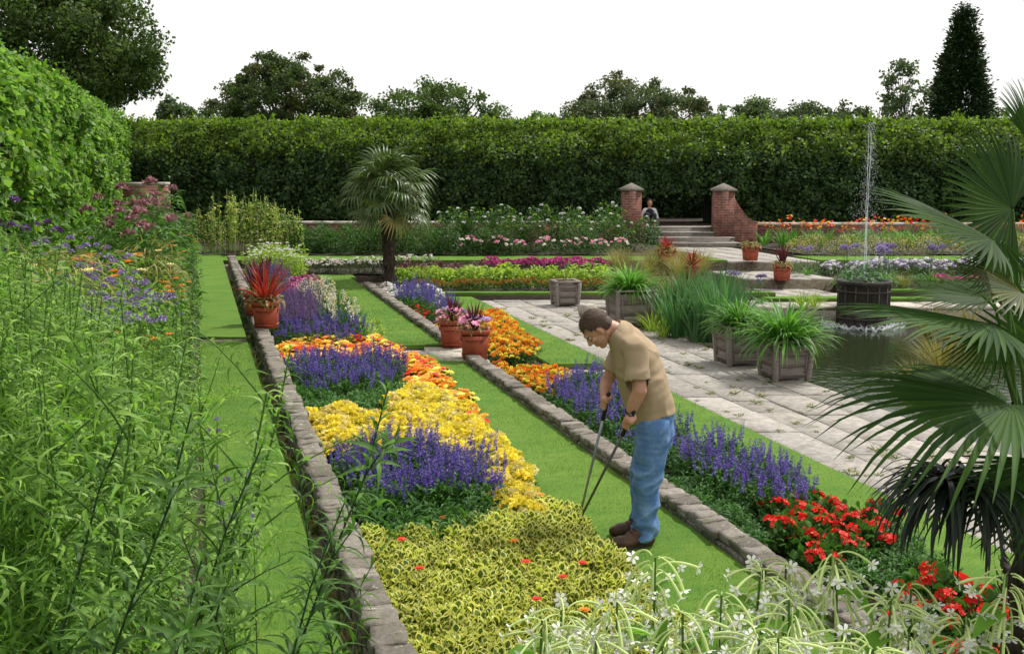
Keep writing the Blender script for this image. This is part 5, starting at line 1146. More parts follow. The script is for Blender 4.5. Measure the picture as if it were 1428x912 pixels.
# flowering border behind the thicket, each drift with its own look
joe = [tall_flowering('joe_pye_plant', 1.8, 'stalk_leaf', 'dusky_petal', 4, .10, .3, 520, .14)]
joe = joe + [tall_flowering('joe_pye_plant', 1.75, 'mid_leaf', 'dusky_petal', 2, .11, .3, 520, .14)]
def up(px, d, top_y):                      # plant in the left border seen at picture column px at distance d, its top at row top_y
    p = at(px, top_y, d); return (p[0], p[1], .5), (p[2] - .5)
def place(models, h0, lst, lab, cat, grp):
    for i, (px, d, ty) in enumerate(lst):
        loc, h = up(px, d, ty); loc = (min(loc[0], .02), loc[1], .5); s = h / h0; plant_copy(models[i % len(models)], loc, rng.uniform(0, 6), min(s, 1.35), (rng.normal(0, .04), rng.normal(0, .04)), lab, cat, grp)
place(joe, 1.8, [(165, 15, 268), (195, 15.5, 274), (225, 16, 258), (205, 14, 282), (180, 13.5, 288), (238, 17, 285), (150, 14, 296), (250, 18, 300), (215, 12.5, 300)], 'tall clump with dusky pink flat flower heads below the end of the bright hedge', 'joe pye weed', 'dusky pink tall perennials of the left border')
bud = [tall_flowering('buddleja_plant', 1.9, 'mid_leaf', 'purple_petal', 4, .06, .25, 360, .11)]
place(bud, 1.9, [(8, 10.5, 285), (30, 10.8, 284), (20, 9.5, 320)], 'purple flowering shrub at the left edge in front of the bright hedge', 'buddleja', 'purple shrubs at the left edge')
ore = [tall_flowering('crocosmia_plant', 1.3, 'strap_leaf', 'orange_petal', 7, .055, .22, 200, .16, 'daisy', .12) for _ in range(2)]
place(ore, 1.3, [(245, 17, 318), (256, 18, 326), (232, 15, 340), (262, 19, 335)], 'bright orange flowered clump at the far end of the left border', 'crocosmia', 'orange clumps at the far end of the left border')
place(ore, 1.3, [(218, 8.5, 465), (110, 7.2, 468), (145, 9, 352), (165, 9.4, 360), (232, 11.5, 388), (248, 12, 395), (225, 10.5, 402)], 'orange lily like clump in the middle of the left border', 'crocosmia', 'orange clumps in the middle of the left border')
li = [tall_flowering('lilac_aster_plant', 1.35, 'willow_leaf', 'lilac_petal', 16, .036, .25, 300, .07, 'pompom') for _ in range(2)]
place(li, 1.35, [(110, 9, 338), (128, 9.5, 345), (152, 8, 385), (175, 8.3, 392), (165, 7.6, 412), (130, 7.8, 420), (195, 9, 400), (100, 8, 372), (210, 9.5, 418), (140, 7.2, 430), (120, 9, 395), (185, 7.6, 425), (155, 10, 370)], 'lilac flowered perennial in the hazy mauve drift of the left border', 'aster', 'lilac asters of the left border')
ye = [tall_flowering('daylily_plant', 1.25, 'straw_leaf', 'pale_yellow', 2, .05, .25, 240, .16, 'daisy', .1)]
place(ye, 1.25, [(205, 12, 330), (222, 12.5, 345), (190, 11, 348), (60, 8.5, 310), (85, 8.5, 316), (72, 8, 332), (235, 14, 372), (255, 14, 420)], 'arching yellow green leaved daylily among the mauve and orange flowers', 'daylily', 'yellow green daylilies of the left border')
wp = [tall_flowering('green_perennial', 1.5, 'mid_leaf', 'willow_leaf', 3, .04, .28, 420, .09), tall_flowering('green_perennial', 1.5, 'willow_leaf', 'willow_leaf', 3, .04, .28, 420, .09)]
pts = [(rng.uniform(-1.7, -.15), d) for d in np.arange(7.2, 27, .42) for _ in range(2)]
lst = []
for (u, d) in pts:
    plant_copy(wp[int(rng.integers(2))], (*uvp(u, d), .5), rng.uniform(0, 6), rng.uniform(.55, .82) + (.1 if d < 12 else 0), (0, 0), 'leafy green perennial filling the left border between the flowers', 'leafy perennial', 'green perennials filling the left border')

# ------------------------------------------------------------ white trumpet tobacco plants in front
def trumpet():
    g = G(); n = 7; t = np.linspace(0, 1, n); L = .092
    P = np.stack([L * t * .75, np.zeros(n), L * (.12 * t - .75 * t * t)], -1); g.add(*tube(P, [.0017, .0018, .002, .0024, .003, .0037, .0034], 6, False), 'tube_petal')
    d = unit(P[-1] - P[-2]); R = frames(np.array([[0, 1., 0]]), d[None]); 
    scatter(g, t_flower('white_petal', None, 5, .2, .75), P[-1][None], R, [.017]); return g.mesh('flower')
TR = [trumpet() for _ in range(3)]
def nic(seed, h=1.3, nf=22):
    g = G(); g.add(*tube([[0, 0, 0], [.01, 0, h * .5], [0, .01, h]], [.007, .005, .003], 6, False), 'stem')
    k = 12; a = np.arange(k) * 2.4; z = h * np.linspace(.25, .92, k); v = np.stack([np.cos(a), np.sin(a), np.full(k, .35)], -1); pos = v * .01; pos[:, 2] = z
    scatter(g, t_leaf('big_leaf', .45, .6, 8, .3, .45), pos, frames(unit(v), np.tile([0, 0, 1.], (k, 1)) + v * [-.5, -.5, 0] + rdir(k) * .3), .24 * np.linspace(1.3, .6, k)); root = g.obj('tobacco_plant')
    for i in range(nf):
        a = 2.4 * i + rng.uniform(-.3, .3); z = h - .16 * (i / nf) ** 1.0 * rng.uniform(.5, 1.6) + .01; o = bpy.data.objects.new('flower', TR[i % 3]); COL.objects.link(o); o.parent = root
        o.location = (.012 * math.cos(a), .012 * math.sin(a), z); o.rotation_euler = (0, rng.uniform(-.75, .7), a); o.scale = (rng.uniform(.8, 1.2),) * 3
    return root
nics = [nic(i, 1.3, (36, 40, 30)[i]) for i in range(3)]
for i, (x, y, d, lab) in enumerate([(905, 772, 2.75, 'white trumpet tobacco plant whose flowers reach the boots of the gardener'), (1040, 795, 2.75, 'white trumpet tobacco plant standing against the mown lawn, centre of the front row'), (1085, 785, 2.9, 'white trumpet tobacco plant just right of the centre one'), (1195, 778, 2.7, 'white trumpet tobacco plant in front of the red geraniums'),
        (1235, 838, 2.6, 'white trumpet tobacco plant below the drooping palm leaf'), (1120, 840, 2.55, 'low white tobacco plant over the end of the second wall'), (855, 838, 2.6, 'white tobacco plant in front of the cream edged leaves'), (790, 850, 2.7, 'white tobacco plant second from the left of the front row'),
        (735, 872, 2.6, 'leftmost white tobacco plant of the front row'), (960, 872, 2.5, 'low white tobacco plant below the lawn corner'), (1035, 880, 2.45, 'low white tobacco plant at the bottom middle'), (1160, 885, 2.45, 'low white tobacco plant at the bottom under the second wall'),
        (1410, 800, 2.6, 'white tobacco plant at the right edge under the palm'), (1350, 868, 2.6, 'white tobacco plant in the bottom right corner'), (1285, 890, 2.5, 'low white tobacco plant left of the corner one'), (905, 905, 2.5, 'low white tobacco plant cut by the bottom edge'), (830, 890, 2.5, 'low white tobacco plant over the bottom of the cream edged leaves'), (1000, 835, 2.6, 'white tobacco plant left of the centre one, over the lawn'), (1090, 895, 2.35, 'low white tobacco plant nearest the viewer at the bottom'), (1210, 900, 2.35, 'low white tobacco plant at the bottom below the geraniums'), (1290, 825, 2.75, 'white tobacco plant between the geraniums and the palm trunk'), (770, 905, 2.4, 'low white tobacco plant at the bottom beside the leftmost one')]):
    p = at(x, y, d); h = p[2] - .5; plant_copy(nics[i % 3], (p[0], p[1], .5), rng.uniform(0, 6), 1.0, (rng.normal(0, .02), rng.normal(0, .02)), lab, 'tobacco plant', 'white trumpet tobacco plants in front', sz=None)
    o = list(COL.objects)[-1]
    q = [b_ for b_ in bpy.data.objects if b_.get('label') == lab][0]; q.location.z = .5 + (h - 1.3)      # same plant, rooted a little higher or lower in the soil

# ------------------------------------------------------------ palms
def fan_mesh(mat, Rr, n=34, spread=4.4, droop=.25, split=.5, tipd=.25, cup=.12, jit=.04, wk=1.1):
    """folded blades joined near the hub, hub at origin, axis +Y, face +Z"""
    g = G(); T = np.array([.03, .2, .4, .55, .7, .85, 1.0]); da = spread / n
    for i in range(n):
        a = -spread / 2 + da * (i + .5) + rng.normal(0, jit * da); L = Rr * (1 - .22 * (abs(a) / (spread / 2)) ** 2) * rng.uniform(.93, 1.04)
        dr = droop * rng.uniform(.7, 1.3); td = tipd * rng.uniform(.4, 1.6); V = []
        sd_ = rng.normal(0, .03)
        for t in T:
            r_ = L * t; aa = a + sd_ * max(0, t - split) ** 1.5
            ww = r_ * math.tan(da / 2) * 1.02 if t <= split else L * split * math.tan(da / 2) * ((1 - t) / (1 - split)) ** .8 * wk + .0006
            z = -droop * .3 * r_ * t - L * td * max(0, t - split) ** 2 * 2.2 + cup * r_ * (abs(a) / (spread / 2)) ** 2
            s_ = 1 - td * .5 * max(0, t - split) ** 2
            c = np.array([math.sin(aa) * r_ * s_, math.cos(aa) * r_ * s_, z]); px_ = np.array([math.cos(aa), -math.sin(aa), 0])
            f = ww * .55
            V += [c - px_ * ww + [0, 0, f * .5], c + [0, 0, -f * .5], c + px_ * ww + [0, 0, f * .5]]
        g.add(np.array(V), grid_faces(len(T), 3), mat)
    return g
def frond(root, base, hub, axis, nrm, Rr, mat='palm_blade', pet='stem', pr=.012, sag=.1, **kw):
    """fan leaf with its stalk; base, hub in the palm's own space"""
    g = fan_mesh(mat, Rr, **kw); R = frames(np.array([axis], float), np.array([nrm], float))[0]
    base, hub = np.array(base, float), np.array(hub, float)
    g.V = [v @ R.T + hub for v in g.V]
    t = np.linspace(0, 1, 7)[:, None]; P = base * (1 - t) + hub * t + UPV * sag * np.linalg.norm(hub - base) * (t * (1 - t)) * 2; g.add(*tube(P, np.linspace(pr, pr * .55, 7), 6, False), pet)
    return g.obj('frond', root)
# palm on the far lawn
def palm_far():
    p = onz(543, 392, .3); root = empty('fan_palm', (p[0], p[1], .3)); tag(root, 'fan palm with a shaggy trunk on the far lawn in front of the rear border', 'palm')
    g = G(); n = 16; z = np.linspace(0, 1.6, n); prof = [(.125 + .02 * math.sin(i * 2.1) + (.05 if i == 0 else 0) + .03 * i / n, z[i]) for i in range(n)]; g.add(*lathe(prof, 14), 'palm_fibre')
    m_ = 260; a = R_(m_, 0, 6.283); zz = R_(m_, .1, 1.5); v = np.stack([np.cos(a), np.sin(a), np.zeros(m_)], -1); pos = v * .15; pos[:, 2] = zz; scatter(g, t_leaf('bark', .3, .3, 4), pos, frames(unit(v + [0, 0, -.9]), v), .12 * R_(m_, .6, 1.3)); g.obj('trunk', root)
    for i in range(38):
        a = 2.4 * i; e = math.radians(84 - 106 * (i / 37) ** .9); ln = rng.uniform(.5, .74); d = np.array([math.cos(a) * math.cos(e), math.sin(a) * math.cos(e), math.sin(e)]); base = np.array([0, 0, 1.62 + .18 * (1 - i / 45)]); hub = base + d * ln + np.array([0, 0, -.08 if e < 0 else .02])
        ax = unit(d + np.array([0, 0, -.25])); nr = unit(np.array([-math.cos(a) * math.sin(e), -math.sin(a) * math.sin(e), math.cos(e)]) + rng.normal(0, .25, 3)); mt = 'palm_blade_far' if i < 35 else 'straw_leaf'
        frond(root, base, hub, ax, nr, rng.uniform(.56, .70) * (1 - .25 * i / 45), mt, 'stem', .012, .05, n=20, spread=4.0, droop=.25, split=.40, tipd=.6, cup=.15, wk=1.3)
palm_far()
# near palm at the right edge
def palm_near():
    c = at(1452, 720, 3.55); zb = .45; root = empty('fan_palm', (c[0], c[1], zb)); tag(root, 'dark fan palm at the right edge, its pleated leaves reaching over the pool view', 'palm'); org = np.array([c[0], c[1], zb])
    H = c[2] - zb
    g = G(); n = 16; z = np.linspace(0, H, n); g.add(*lathe([(.085 + .012 * math.sin(i * 2.3), z[i]) for i in range(n)], 14), 'palm_fibre')
    m_ = 260; a = R_(m_, 0, 6.283); v = np.stack([np.cos(a), np.sin(a), np.zeros(m_)], -1); pos = v * .085; pos[:, 2] = R_(m_, .1, H); scatter(g, t_leaf('bark', .3, .3, 4), pos, frames(unit(v + [0, 0, .9]), v), .1 * R_(m_, .6, 1.3)); g.obj('trunk', root)
    base0 = np.array([0, 0, H])
    def fr(hx, hy, d, tx, ty, td, nrm, R_mul, mat='palm_blade', **kw):
        """hub seen at (hx,hy), middle blade tip at (tx,ty)"""
        hub = at(hx, hy, d); tip = at(tx, ty, td); ax = tip - hub; Rr = np.linalg.norm(ax) * R_mul
        N = RT * nrm[0] + UPV * nrm[1] + BK * nrm[2]
        frond(root, base0 + rng.normal(0, .03, 3), hub - org, unit(ax), N, Rr, mat, 'dark_stem' if mat == 'palm_dead' else 'stem', .009, .02, **kw)
    # upper fan opening to the left and up, seen from its face
    fr(1412, 292, 3.5, 1318, 226, 3.4, (.25, .45, 1.0), 1.0, n=40, spread=3.9, droop=.05, split=.55, tipd=.15, cup=.05)
    fr(1440, 205, 3.7, 1425, 100, 3.7, (.2, .2, 1.0), .95, n=34, spread=1.3, droop=.05, split=.5, tipd=.2)
    # long leaf seen nearly edge-on, tip at the far left
    fr(1384, 334, 3.3, 1240, 272, 3.2, (-.15, .93, .34), 1.08, n=40, spread=2.5, droop=.1, split=.6, tipd=.12, cup=-.05)
    fr(1398, 338, 3.25, 1392, 440, 3.2, (.1, .3, 1.0), .85, n=26, spread=2.2, droop=.3, split=.45, tipd=.5)
    fr(1425, 408, 3.2, 1358, 388, 3.1, (.1, .8, .5), 1.1, 'palm_blade_yellow', n=30, spread=2.8, droop=.15, split=.55, tipd=.2)
    fr(1385, 418, 3.6, 1262, 398, 3.7, (0, .97, .15), 1.05, n=34, spread=2.8, droop=.15, split=.55, tipd=.15)
    # big leaf reaching over the pool with drooping underside
    fr(1385, 452, 3.1, 1202, 430, 2.95, (-.0, .98, .10), 1.06, n=40, spread=2.4, droop=.12, split=.6, tipd=.12, cup=-.05)
    fr(1384, 456, 3.08, 1378, 540, 3.0, (.0, .25, 1.0), 1.0, 'palm_blade', n=30, spread=2.9, droop=.35, split=.4, tipd=.6)
    # large lower leaf
    fr(1412, 562, 3.0, 1185, 590, 2.75, (-.0, .95, .20), 1.0, n=50, spread=4.0, droop=.15, split=.5, tipd=.35, cup=.02)
    fr(1455, 640, 2.9, 1415, 800, 2.8, (.2, .5, 1.0), 1.0, n=36, spread=2.6, droop=.2, split=.5, tipd=.3)
    fr(1470, 500, 3.4, 1490, 380, 3.4, (-.2, .5, 1.0), 1.2, n=36, spread=3.6, droop=.2, split=.5, tipd=.3)
    # dead leaves hanging like a closed umbrella
    for (hx, hy, d, m_, L) in ((1322, 672, 2.95, 100, .30), (1352, 668, 3.02, 90, .34), (1385, 690, 3.15, 70, .30)):
        hub = at(hx, hy, d) - org; g = G(); az = R_(m_, 0, 6.283); el = R_(m_, -.25, .5); dd = np.stack([np.cos(az) * np.cos(el), np.sin(az) * np.cos(el), np.sin(el)], -1)
        scatter(g, t_strap('palm_dead', .048, 1.0, 8), np.tile(hub, (m_, 1)), frames(dd, np.tile([0, 0, 1.], (m_, 1))), L * R_(m_, .75, 1.1))
        t = np.linspace(0, 1, 7)[:, None]; P = base0 * (1 - t) + hub * t + UPV * .12 * t * (1 - t); g.add(*tube(P, [.009] * 7, 6), 'dark_stem'); g.obj('dead_frond', root)
    fr(1470, 760, 3.3, 1560, 760, 3.3, (0, 1, .5), 1.2, n=36, spread=3.6, droop=.2, split=.5, tipd=.3)
palm_near()
# ------------------------------------------------------------ people
noisemat('skin', [(.42, .20, .135), (.50, .26, .18), (.54, .30, .21)], 12, rough=.5, bump=.08, spec=.4)
MATS['skin'].node_tree.nodes['Principled BSDF'].inputs['Subsurface Weight'].default_value = .12
MATS['skin'].node_tree.nodes['Principled BSDF'].inputs['Subsurface Radius'].default_value = (.02, .008, .004)
noisemat('hair_brown', [(.05, .028, .018), (.10, .06, .038)], 60, rough=.6, bump=.8, bscale=150, bdist=.004)
noisemat('shirt_tan', [(.36, .27, .175), (.38, .285, .185), (.40, .305, .20)], 3, rough=.9, bump=.25, bscale=300, bdist=.001, spec=.15)
def denimmat():
    m, nt, b, out = newmat('denim')
    tc = nt.nodes.new('ShaderNodeTexCoord')
    n = nt.nodes.new('ShaderNodeTexNoise'); n.inputs['Scale'].default_value = 7; n.inputs['Detail'].default_value = 7; n.inputs['Roughness'].default_value = .7; nt.links.new(tc.outputs['Object'], n.inputs[0])
    g = nt.nodes.new('ShaderNodeNewGeometry')
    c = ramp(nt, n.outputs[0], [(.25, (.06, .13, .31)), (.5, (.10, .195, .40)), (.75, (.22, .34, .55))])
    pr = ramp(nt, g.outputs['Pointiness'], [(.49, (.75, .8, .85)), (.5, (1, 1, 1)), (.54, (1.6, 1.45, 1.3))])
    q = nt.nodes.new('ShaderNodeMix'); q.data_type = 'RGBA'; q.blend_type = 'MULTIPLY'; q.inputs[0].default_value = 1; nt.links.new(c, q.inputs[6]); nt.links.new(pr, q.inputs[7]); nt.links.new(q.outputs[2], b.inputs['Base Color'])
    b.inputs['Roughness'].default_value = .9; b.inputs['Specular IOR Level'].default_value = .1
denimmat()
noisemat('boot_leather', [(.035, .018, .012), (.075, .04, .026), (.12, .065, .042)], 12, rough=.6, bump=.3)
noisemat('boot_sole', [(.02, .016, .013), (.04, .03, .025)], 20, rough=.8, bump=.2)
noisemat('dark_band', [(.012, .01, .009), (.02, .018, .016)], 20, rough=.5, bump=0)
noisemat('grey_metal', [(.22, .24, .26), (.32, .35, .38)], 9, rough=.4, bump=.1, metallic=.6)
noisemat('dark_metal', [(.09, .095, .09), (.15, .155, .15)], 9, rough=.5, bump=.1, metallic=.5)
noisemat('white_cloth', [(.62, .62, .64), (.75, .75, .76)], 6, rough=.9, bump=.2)
noisemat('dark_cloth', [(.02, .02, .03), (.04, .04, .055)], 6, rough=.9, bump=.2)
m, nt, b, out = newmat('eye_white'); b.inputs['Base Color'].default_value = (.7, .68, .64, 1); b.inputs['Roughness'].default_value = .2

ICO = None
def ico():
    global ICO
    if ICO is None:
        bm = bmesh.new(); bmesh.ops.create_icosphere(bm, subdivisions=3, radius=1); bm.verts.ensure_lookup_table()
        ICO = (np.array([v.co[:] for v in bm.verts]), np.array([[v.index for v in f.verts] for f in bm.faces])); bm.free()
    return ICO
def ball(g, c, r, R=None, mat='skin'):
    V, F_ = ico(); V = V * np.asarray(r, float)
    if R is not None: V = V @ np.asarray(R, float).T
    g.add(V + np.asarray(c, float), F_, mat)
def limb(g, pts, rads, mat='skin', lat=None, k=6):
    """tapered limb through joints; a radius may be (along-facing, sideways) with lat as the sideways axis"""
    pts = [np.asarray(p, float) for p in pts]
    for (p, q, a, b_) in zip(pts[:-1], pts[1:], rads[:-1], rads[1:]):
        L = np.linalg.norm(q - p); rm = min(np.min(a), np.min(b_)); n = max(2, int(L / (rm * .33)))
        ax = unit(q - p)
        for i in range(n + 1):
            t = i / n; t2 = t; c = p + (q - p) * t
            if np.ndim(a) == 0 and np.ndim(b_) == 0: ball(g, c, a + (b_ - a) * t2, None, mat)
            else:
                A_ = np.asarray(a if np.ndim(a) else (a, a), float); B_ = np.asarray(b_ if np.ndim(b_) else (b_, b_), float); r = A_ + (B_ - A_) * t2
                y = unit(np.asarray(lat) - ax * np.dot(lat, ax)); x = np.cross(y, ax); ball(g, c, (r[0], r[1], min(r)), np.stack([x, y, ax], -1), mat)
def fuse(g, vox, smooth=6, name='m'):
    """one continuous surface out of overlapping pieces"""
    me = g.mesh(name); o = bpy.data.objects.new(name, me); COL.objects.link(o)
    md = o.modifiers.new('r', 'REMESH'); md.mode = 'VOXEL'; md.voxel_size = vox; md.use_smooth_shade = True
    s = o.modifiers.new('s', 'SMOOTH'); s.iterations = smooth; s.factor = .5
    dg = bpy.context.evaluated_depsgraph_get(); dg.update()
    m2 = bpy.data.meshes.new_from_object(o.evaluated_get(dg)); bpy.data.objects.remove(o); bpy.data.meshes.remove(me); return m2
def finish(me, name, mat, parent, origin, disp=None, cut=None, solid=0):
    """displace along normals, cut open where asked, link"""
    n = len(me.vertices); co = np.zeros(n * 3, np.float32); me.vertices.foreach_get('co', co); co = co.reshape(-1, 3).astype(float)
    no = np.array([v.normal[:] for v in me.vertices])
    if disp is not None:
        dv = np.array([disp(p, q) for p, q in zip(co, no)]); co = co + no * dv[:, None]
    me.vertices.foreach_set('co', (co - np.asarray(origin)).astype(np.float32).ravel()); me.update()
    if cut is not None:
        bm = bmesh.new(); bm.from_mesh(me); kill = [v for v, p in zip(bm.verts, co) if cut(p)]; bmesh.ops.delete(bm, geom=kill, context='VERTS')
        if solid:
            pass
        bm.to_mesh(me); bm.free()
    me.materials.clear(); me.materials.append(MATS[mat])
    for p in me.polygons: p.use_smooth = True
    o = bpy.data.objects.new(name, me); COL.objects.link(o); o.parent = parent
    if solid:
        s = o.modifiers.new('thick', 'SOLIDIFY'); s.thickness = solid; s.offset = -1
    return o
def wr(p, s, a, st=(1, 1, 1)):
    q = Vector((p[0] * st[0] * s, p[1] * st[1] * s, p[2] * st[2] * s)); v = mnoise.fractal(q, 1.0, 2.1, 3); return a * (1 - abs(v) * 2.2)

def gardener():
    L = BK; Fd = LF                                   # his left side is towards the viewer; he faces left
    gz = .255
    D0 = 7.08
    J = lambda x, y, dd=0.0: at(x, y, D0 + dd)
    org = onz(890, 757, gz); root = empty('person', tuple(org)); tag(root, 'gardener in tan t-shirt, blue jeans and brown boots bending over long handled shears', 'person')
    nL, fR = -.13, .13                                # near and far side offsets in depth
    # skeleton
    pel = J(913, 588); waist = J(910, 556); chest = J(893, 503); neck0 = J(866, 466); neck1 = J(849, 457)
    # hips/legs
    hipN, hipF = J(911, 597, -.09), J(911, 594, .09); kneeN, kneeF = J(903, 668, -.10), J(899, 660, .12); ankN, ankF = J(900, 738, -.09), J(897, 730, .12)
    shN, shF = J(886, 487, -.19), J(872, 482, .19); elN, elF = J(892, 545, -.27), J(846, 533, .20); wrN, wrF = J(878, 577, -.22), J(843, 556, .10)
    # ---- body
    g = G()
    limb(g, [pel, waist, chest, neck0], [(.10, .135), (.09, .125), (.10, .135), (.07, .085)], lat=L)
    limb(g, [neck0, neck1, J(842, 455)], [.068, .058, .058])
    for h_, k_, a_ in ((hipN, kneeN, ankN), (hipF, kneeF, ankF)):
        limb(g, [h_, k_, a_], [.085, .058, .042]); limb(g, [a_, a_ + UPV * -.03 + Fd * .05], [.042, .035])
    limb(g, [shN, elN], [.054, .047]); limb(g, [elN, elN + (wrN - elN) * .35, wrN], [.046, .046, .029]); limb(g, [shF, elF], [.060, .045]); limb(g, [elF, elF + (wrF - elF) * .35, wrF], [.045, .044, .029])
    limb(g, [chest + UPV * .02, shN], [.07, .054]); limb(g, [chest + UPV * .02, shF], [.07, .054])
    # ---- head: axis from chin side to crown, facing down-left
    up_h = unit(Fd * .80 + UPV * .60); fwd_h = unit(Fd * .62 - UPV * .78 + BK * .05); fwd_h = unit(fwd_h - up_h * np.dot(fwd_h, up_h)); side = np.cross(up_h, fwd_h)
    if np.dot(side, L) < 0: side = -side
    hc = J(833, 460)
    H = lambda f, s, u: hc + fwd_h * f + side * s + up_h * u
    Rh = np.stack([fwd_h, side, up_h], -1)
    ball(g, H(-.012, 0, .03), (.098, .076, .095), Rh); ball(g, H(.028, 0, -.035), (.062, .058, .075), Rh); ball(g, H(.055, 0, -.092), (.028, .030, .022), Rh)
    limb(g, [H(-.03, .045, -.06), H(.05, .02, -.095)], [.02, .017]); limb(g, [H(-.03, -.045, -.06), H(.05, -.02, -.095)], [.02, .017])
    limb(g, [H(.082, 0, .022), H(.108, 0, -.022)], [.009, .013]); ball(g, H(.098, .012, -.026), (.011, .009, .008), Rh); ball(g, H(.098, -.012, -.026), (.011, .009, .008), Rh)
    limb(g, [H(.080, .035, .034), H(.088, 0, .038), H(.080, -.035, .034)], [.009, .009, .009])      # brow
    limb(g, [H(.082, .02, -.056), H(.090, 0, -.054), H(.082, -.02, -.056)], [.006, .007, .006]); limb(g, [H(.080, .018, -.066), H(.087, 0, -.066), H(.080, -.018, -.066)], [.006, .007, .006])
    for s_ in (1, -1):
        ball(g, H(.062, .042 * s_, -.018), (.022, .016, .016), Rh)                                    # cheek
        ball(g, H(-.012, .078 * s_, -.008), (.016, .008, .030), Rh); ball(g, H(-.006, .083 * s_, .010), (.015, .007, .014), Rh); ball(g, H(-.008, .078 * s_, -.032), (.009, .007, .012), Rh)
    limb(g, [H(-.05, 0, -.04), neck1, neck0], [.06, .058, .068])
    # ---- hands round the shear handles
    tipp = onz(806, 735, gz + .02); hN0 = J(877, 588, -.22); hF0 = J(846, 562, .09)
    topN = hN0 + unit(hN0 - tipp) * .10; topF = hF0 + unit(hF0 - tipp) * .08
    def hand(wrist, grip, axis, outd):
        """palm beside the handle, four fingers wrapped round it, thumb on the other side"""
        axis = unit(axis); w_ = unit(grip - wrist); o_ = unit(outd - axis * np.dot(outd, axis)); q_ = np.cross(axis, o_)
        if np.dot(q_, Fd) < 0: q_ = -q_
        pc = grip + o_ * .030
        limb(g, [wrist, pc + axis * .03], [.028, .026]); 
        for k in range(4):
            limb(g, [wrist * .35 + (pc + axis * (.034 - .022 * k)) * .65, pc + axis * (.034 - .022 * k)], [.019, .0135])
        for k in range(4):
            b0 = pc + axis * (.034 - .0225 * k); ln = (.9, 1.0, .96, .8)[k]
            f1 = b0 + q_ * .030 * ln - o_ * .008; f2 = f1 - o_ * .028 * ln + q_ * .004; f3 = f2 - q_ * .024 * ln - o_ * .008
            limb(g, [b0, f1, f2, f3], [.0105, .0098, .0088, .0075])
        t0 = pc + axis * .035 - q_ * .012; limb(g, [t0, t0 - q_ * .014 - o_ * .016 + axis * .015, t0 - o_ * .038 + axis * .030 - q_ * .004], [.0135, .0115, .0088])
    hand(wrN, hN0, hN0 - tipp, BK); hand(wrF, hF0, hF0 - tipp, BK * .9 + LF * .4)
    me = fuse(g, .0052, 4, 'body'); finish(me, 'body', 'skin', root, org)
    # eyes: lids lowered, only a sliver shows
    for s_ in (1, -1):
        e = G(); ball(e, H(.073, .031 * s_, .010), (.010, .0125, .007), Rh, 'eye_white'); e.add(*tube([H(.080, .018 * s_, .018), H(.086, .031 * s_, .019), H(.076, .045 * s_, .016)], [.003, .004, .003], 5), 'hair_brown'); e.obj('eye', root, True, origin=None).location = tuple(-org)
    # hair cap
    g = G(); ball(g, H(-.020, 0, .040), (.103, .083, .100), Rh); ball(g, H(-.055, 0, -.010), (.062, .070, .070), Rh); ball(g, H(-.015, .0, .02), (.045, .085, .06), Rh)
    me = fuse(g, .006, 3, 'hair')
    def hcut(p):
        d = p - hc; f, s, u = d @ fwd_h, d @ side, d @ up_h
        return (f > .055 + .02 * math.sin(s * 60) and u < .078) or (f > .0 and u < .028 and abs(s) > .03 and f > .012) or u < -.075 or (f > -.03 and u < .005)
    finish(me, 'hair', 'hair_brown', root, org, lambda p, n_: .002 + .0015 * mnoise.noise(Vector(p * 70)) + .002 * mnoise.noise(Vector(p * 20)), hcut)
    # short tufts give the outline a hairy edge
    g = G(); k = 2600; v = rdir(k); d = v * np.array([.103, .083, .100]) + np.array([-.020, 0, .040]); P = hc + d @ Rh.T; keep = [i for i in range(k) if not hcut(P[i]) and d[i][2] > -.05]
    scatter(g, (np.array([[-.12, 0, 0], [.12, 0, 0], [0, 1, .1]]), [(np.array([[0, 1, 2]]), 'hair_brown')]), P[keep] - org, frames(unit((v @ Rh.T)[keep] * .7 + fwd_h * .5 + rdir(len(keep)) * .4 - up_h * .3), rdir(len(keep))), .010 * R_(len(keep), .6, 1.2)); g.obj('hair_tufts', root)
    # ---- t-shirt
    g = G()
    hem = J(914, 579)
    limb(g, [J(913, 590), J(906, 562), J(895, 530), J(887, 501), J(875, 478), J(864, 465), J(858, 460)], [(.146, .18), (.165, .18), (.163, .19), (.152, .20), (.122, .17), (.090, .11), (.074, .08)], lat=L)
    limb(g, [J(880, 483, -.08), shN, shN + (elN - shN) * .45, shN + (elN - shN) * .84], [.095, .086, .080, .082]); limb(g, [J(868, 480, .08), shF, shF + (elF - shF) * .45, shF + (elF - shF) * .80], [.095, .084, .078, .08])
    me = fuse(g, .010, 5, 'shirt')
    aN, aF = unit(elN - shN), unit(elF - shF); cN, cF = shN + (elN - shN) * .78, shF + (elF - shF) * .70; nk = J(855, 459); nd = unit(J(845, 452) - J(870, 470))
    tdir = unit(J(914, 590) - J(898, 530))
    def scut(p):
        if np.dot(p - cN, aN) > 0 and np.linalg.norm(np.cross(p - cN, aN)) < .115 and np.dot(p - cN, BK) > -.035: return True
        if np.dot(p - cF, aF) > 0 and np.linalg.norm(np.cross(p - cF, aF)) < .125 and np.dot(p - cF, BK) < .09: return True
        if np.dot(p - nk, nd) > 0 and np.linalg.norm(p - nk) < .2: return True
        return np.dot(p - hem, tdir) > .012 * math.sin(p[0] * 30)
    def sdisp(p, n_):
        q_ = Vector((p[0] * 5 + p[2] * 3, p[1] * 5, p[2] * 4 - p[0] * 3)); return max(-.004, .014 * (1 - abs(mnoise.noise(q_)) * 2.6) + .012 * mnoise.noise(Vector(p * 3.2)) - .008)
    finish(me, 'shirt', 'shirt_tan', root, org, sdisp, scut, .004)
    # ---- jeans
    g = G()
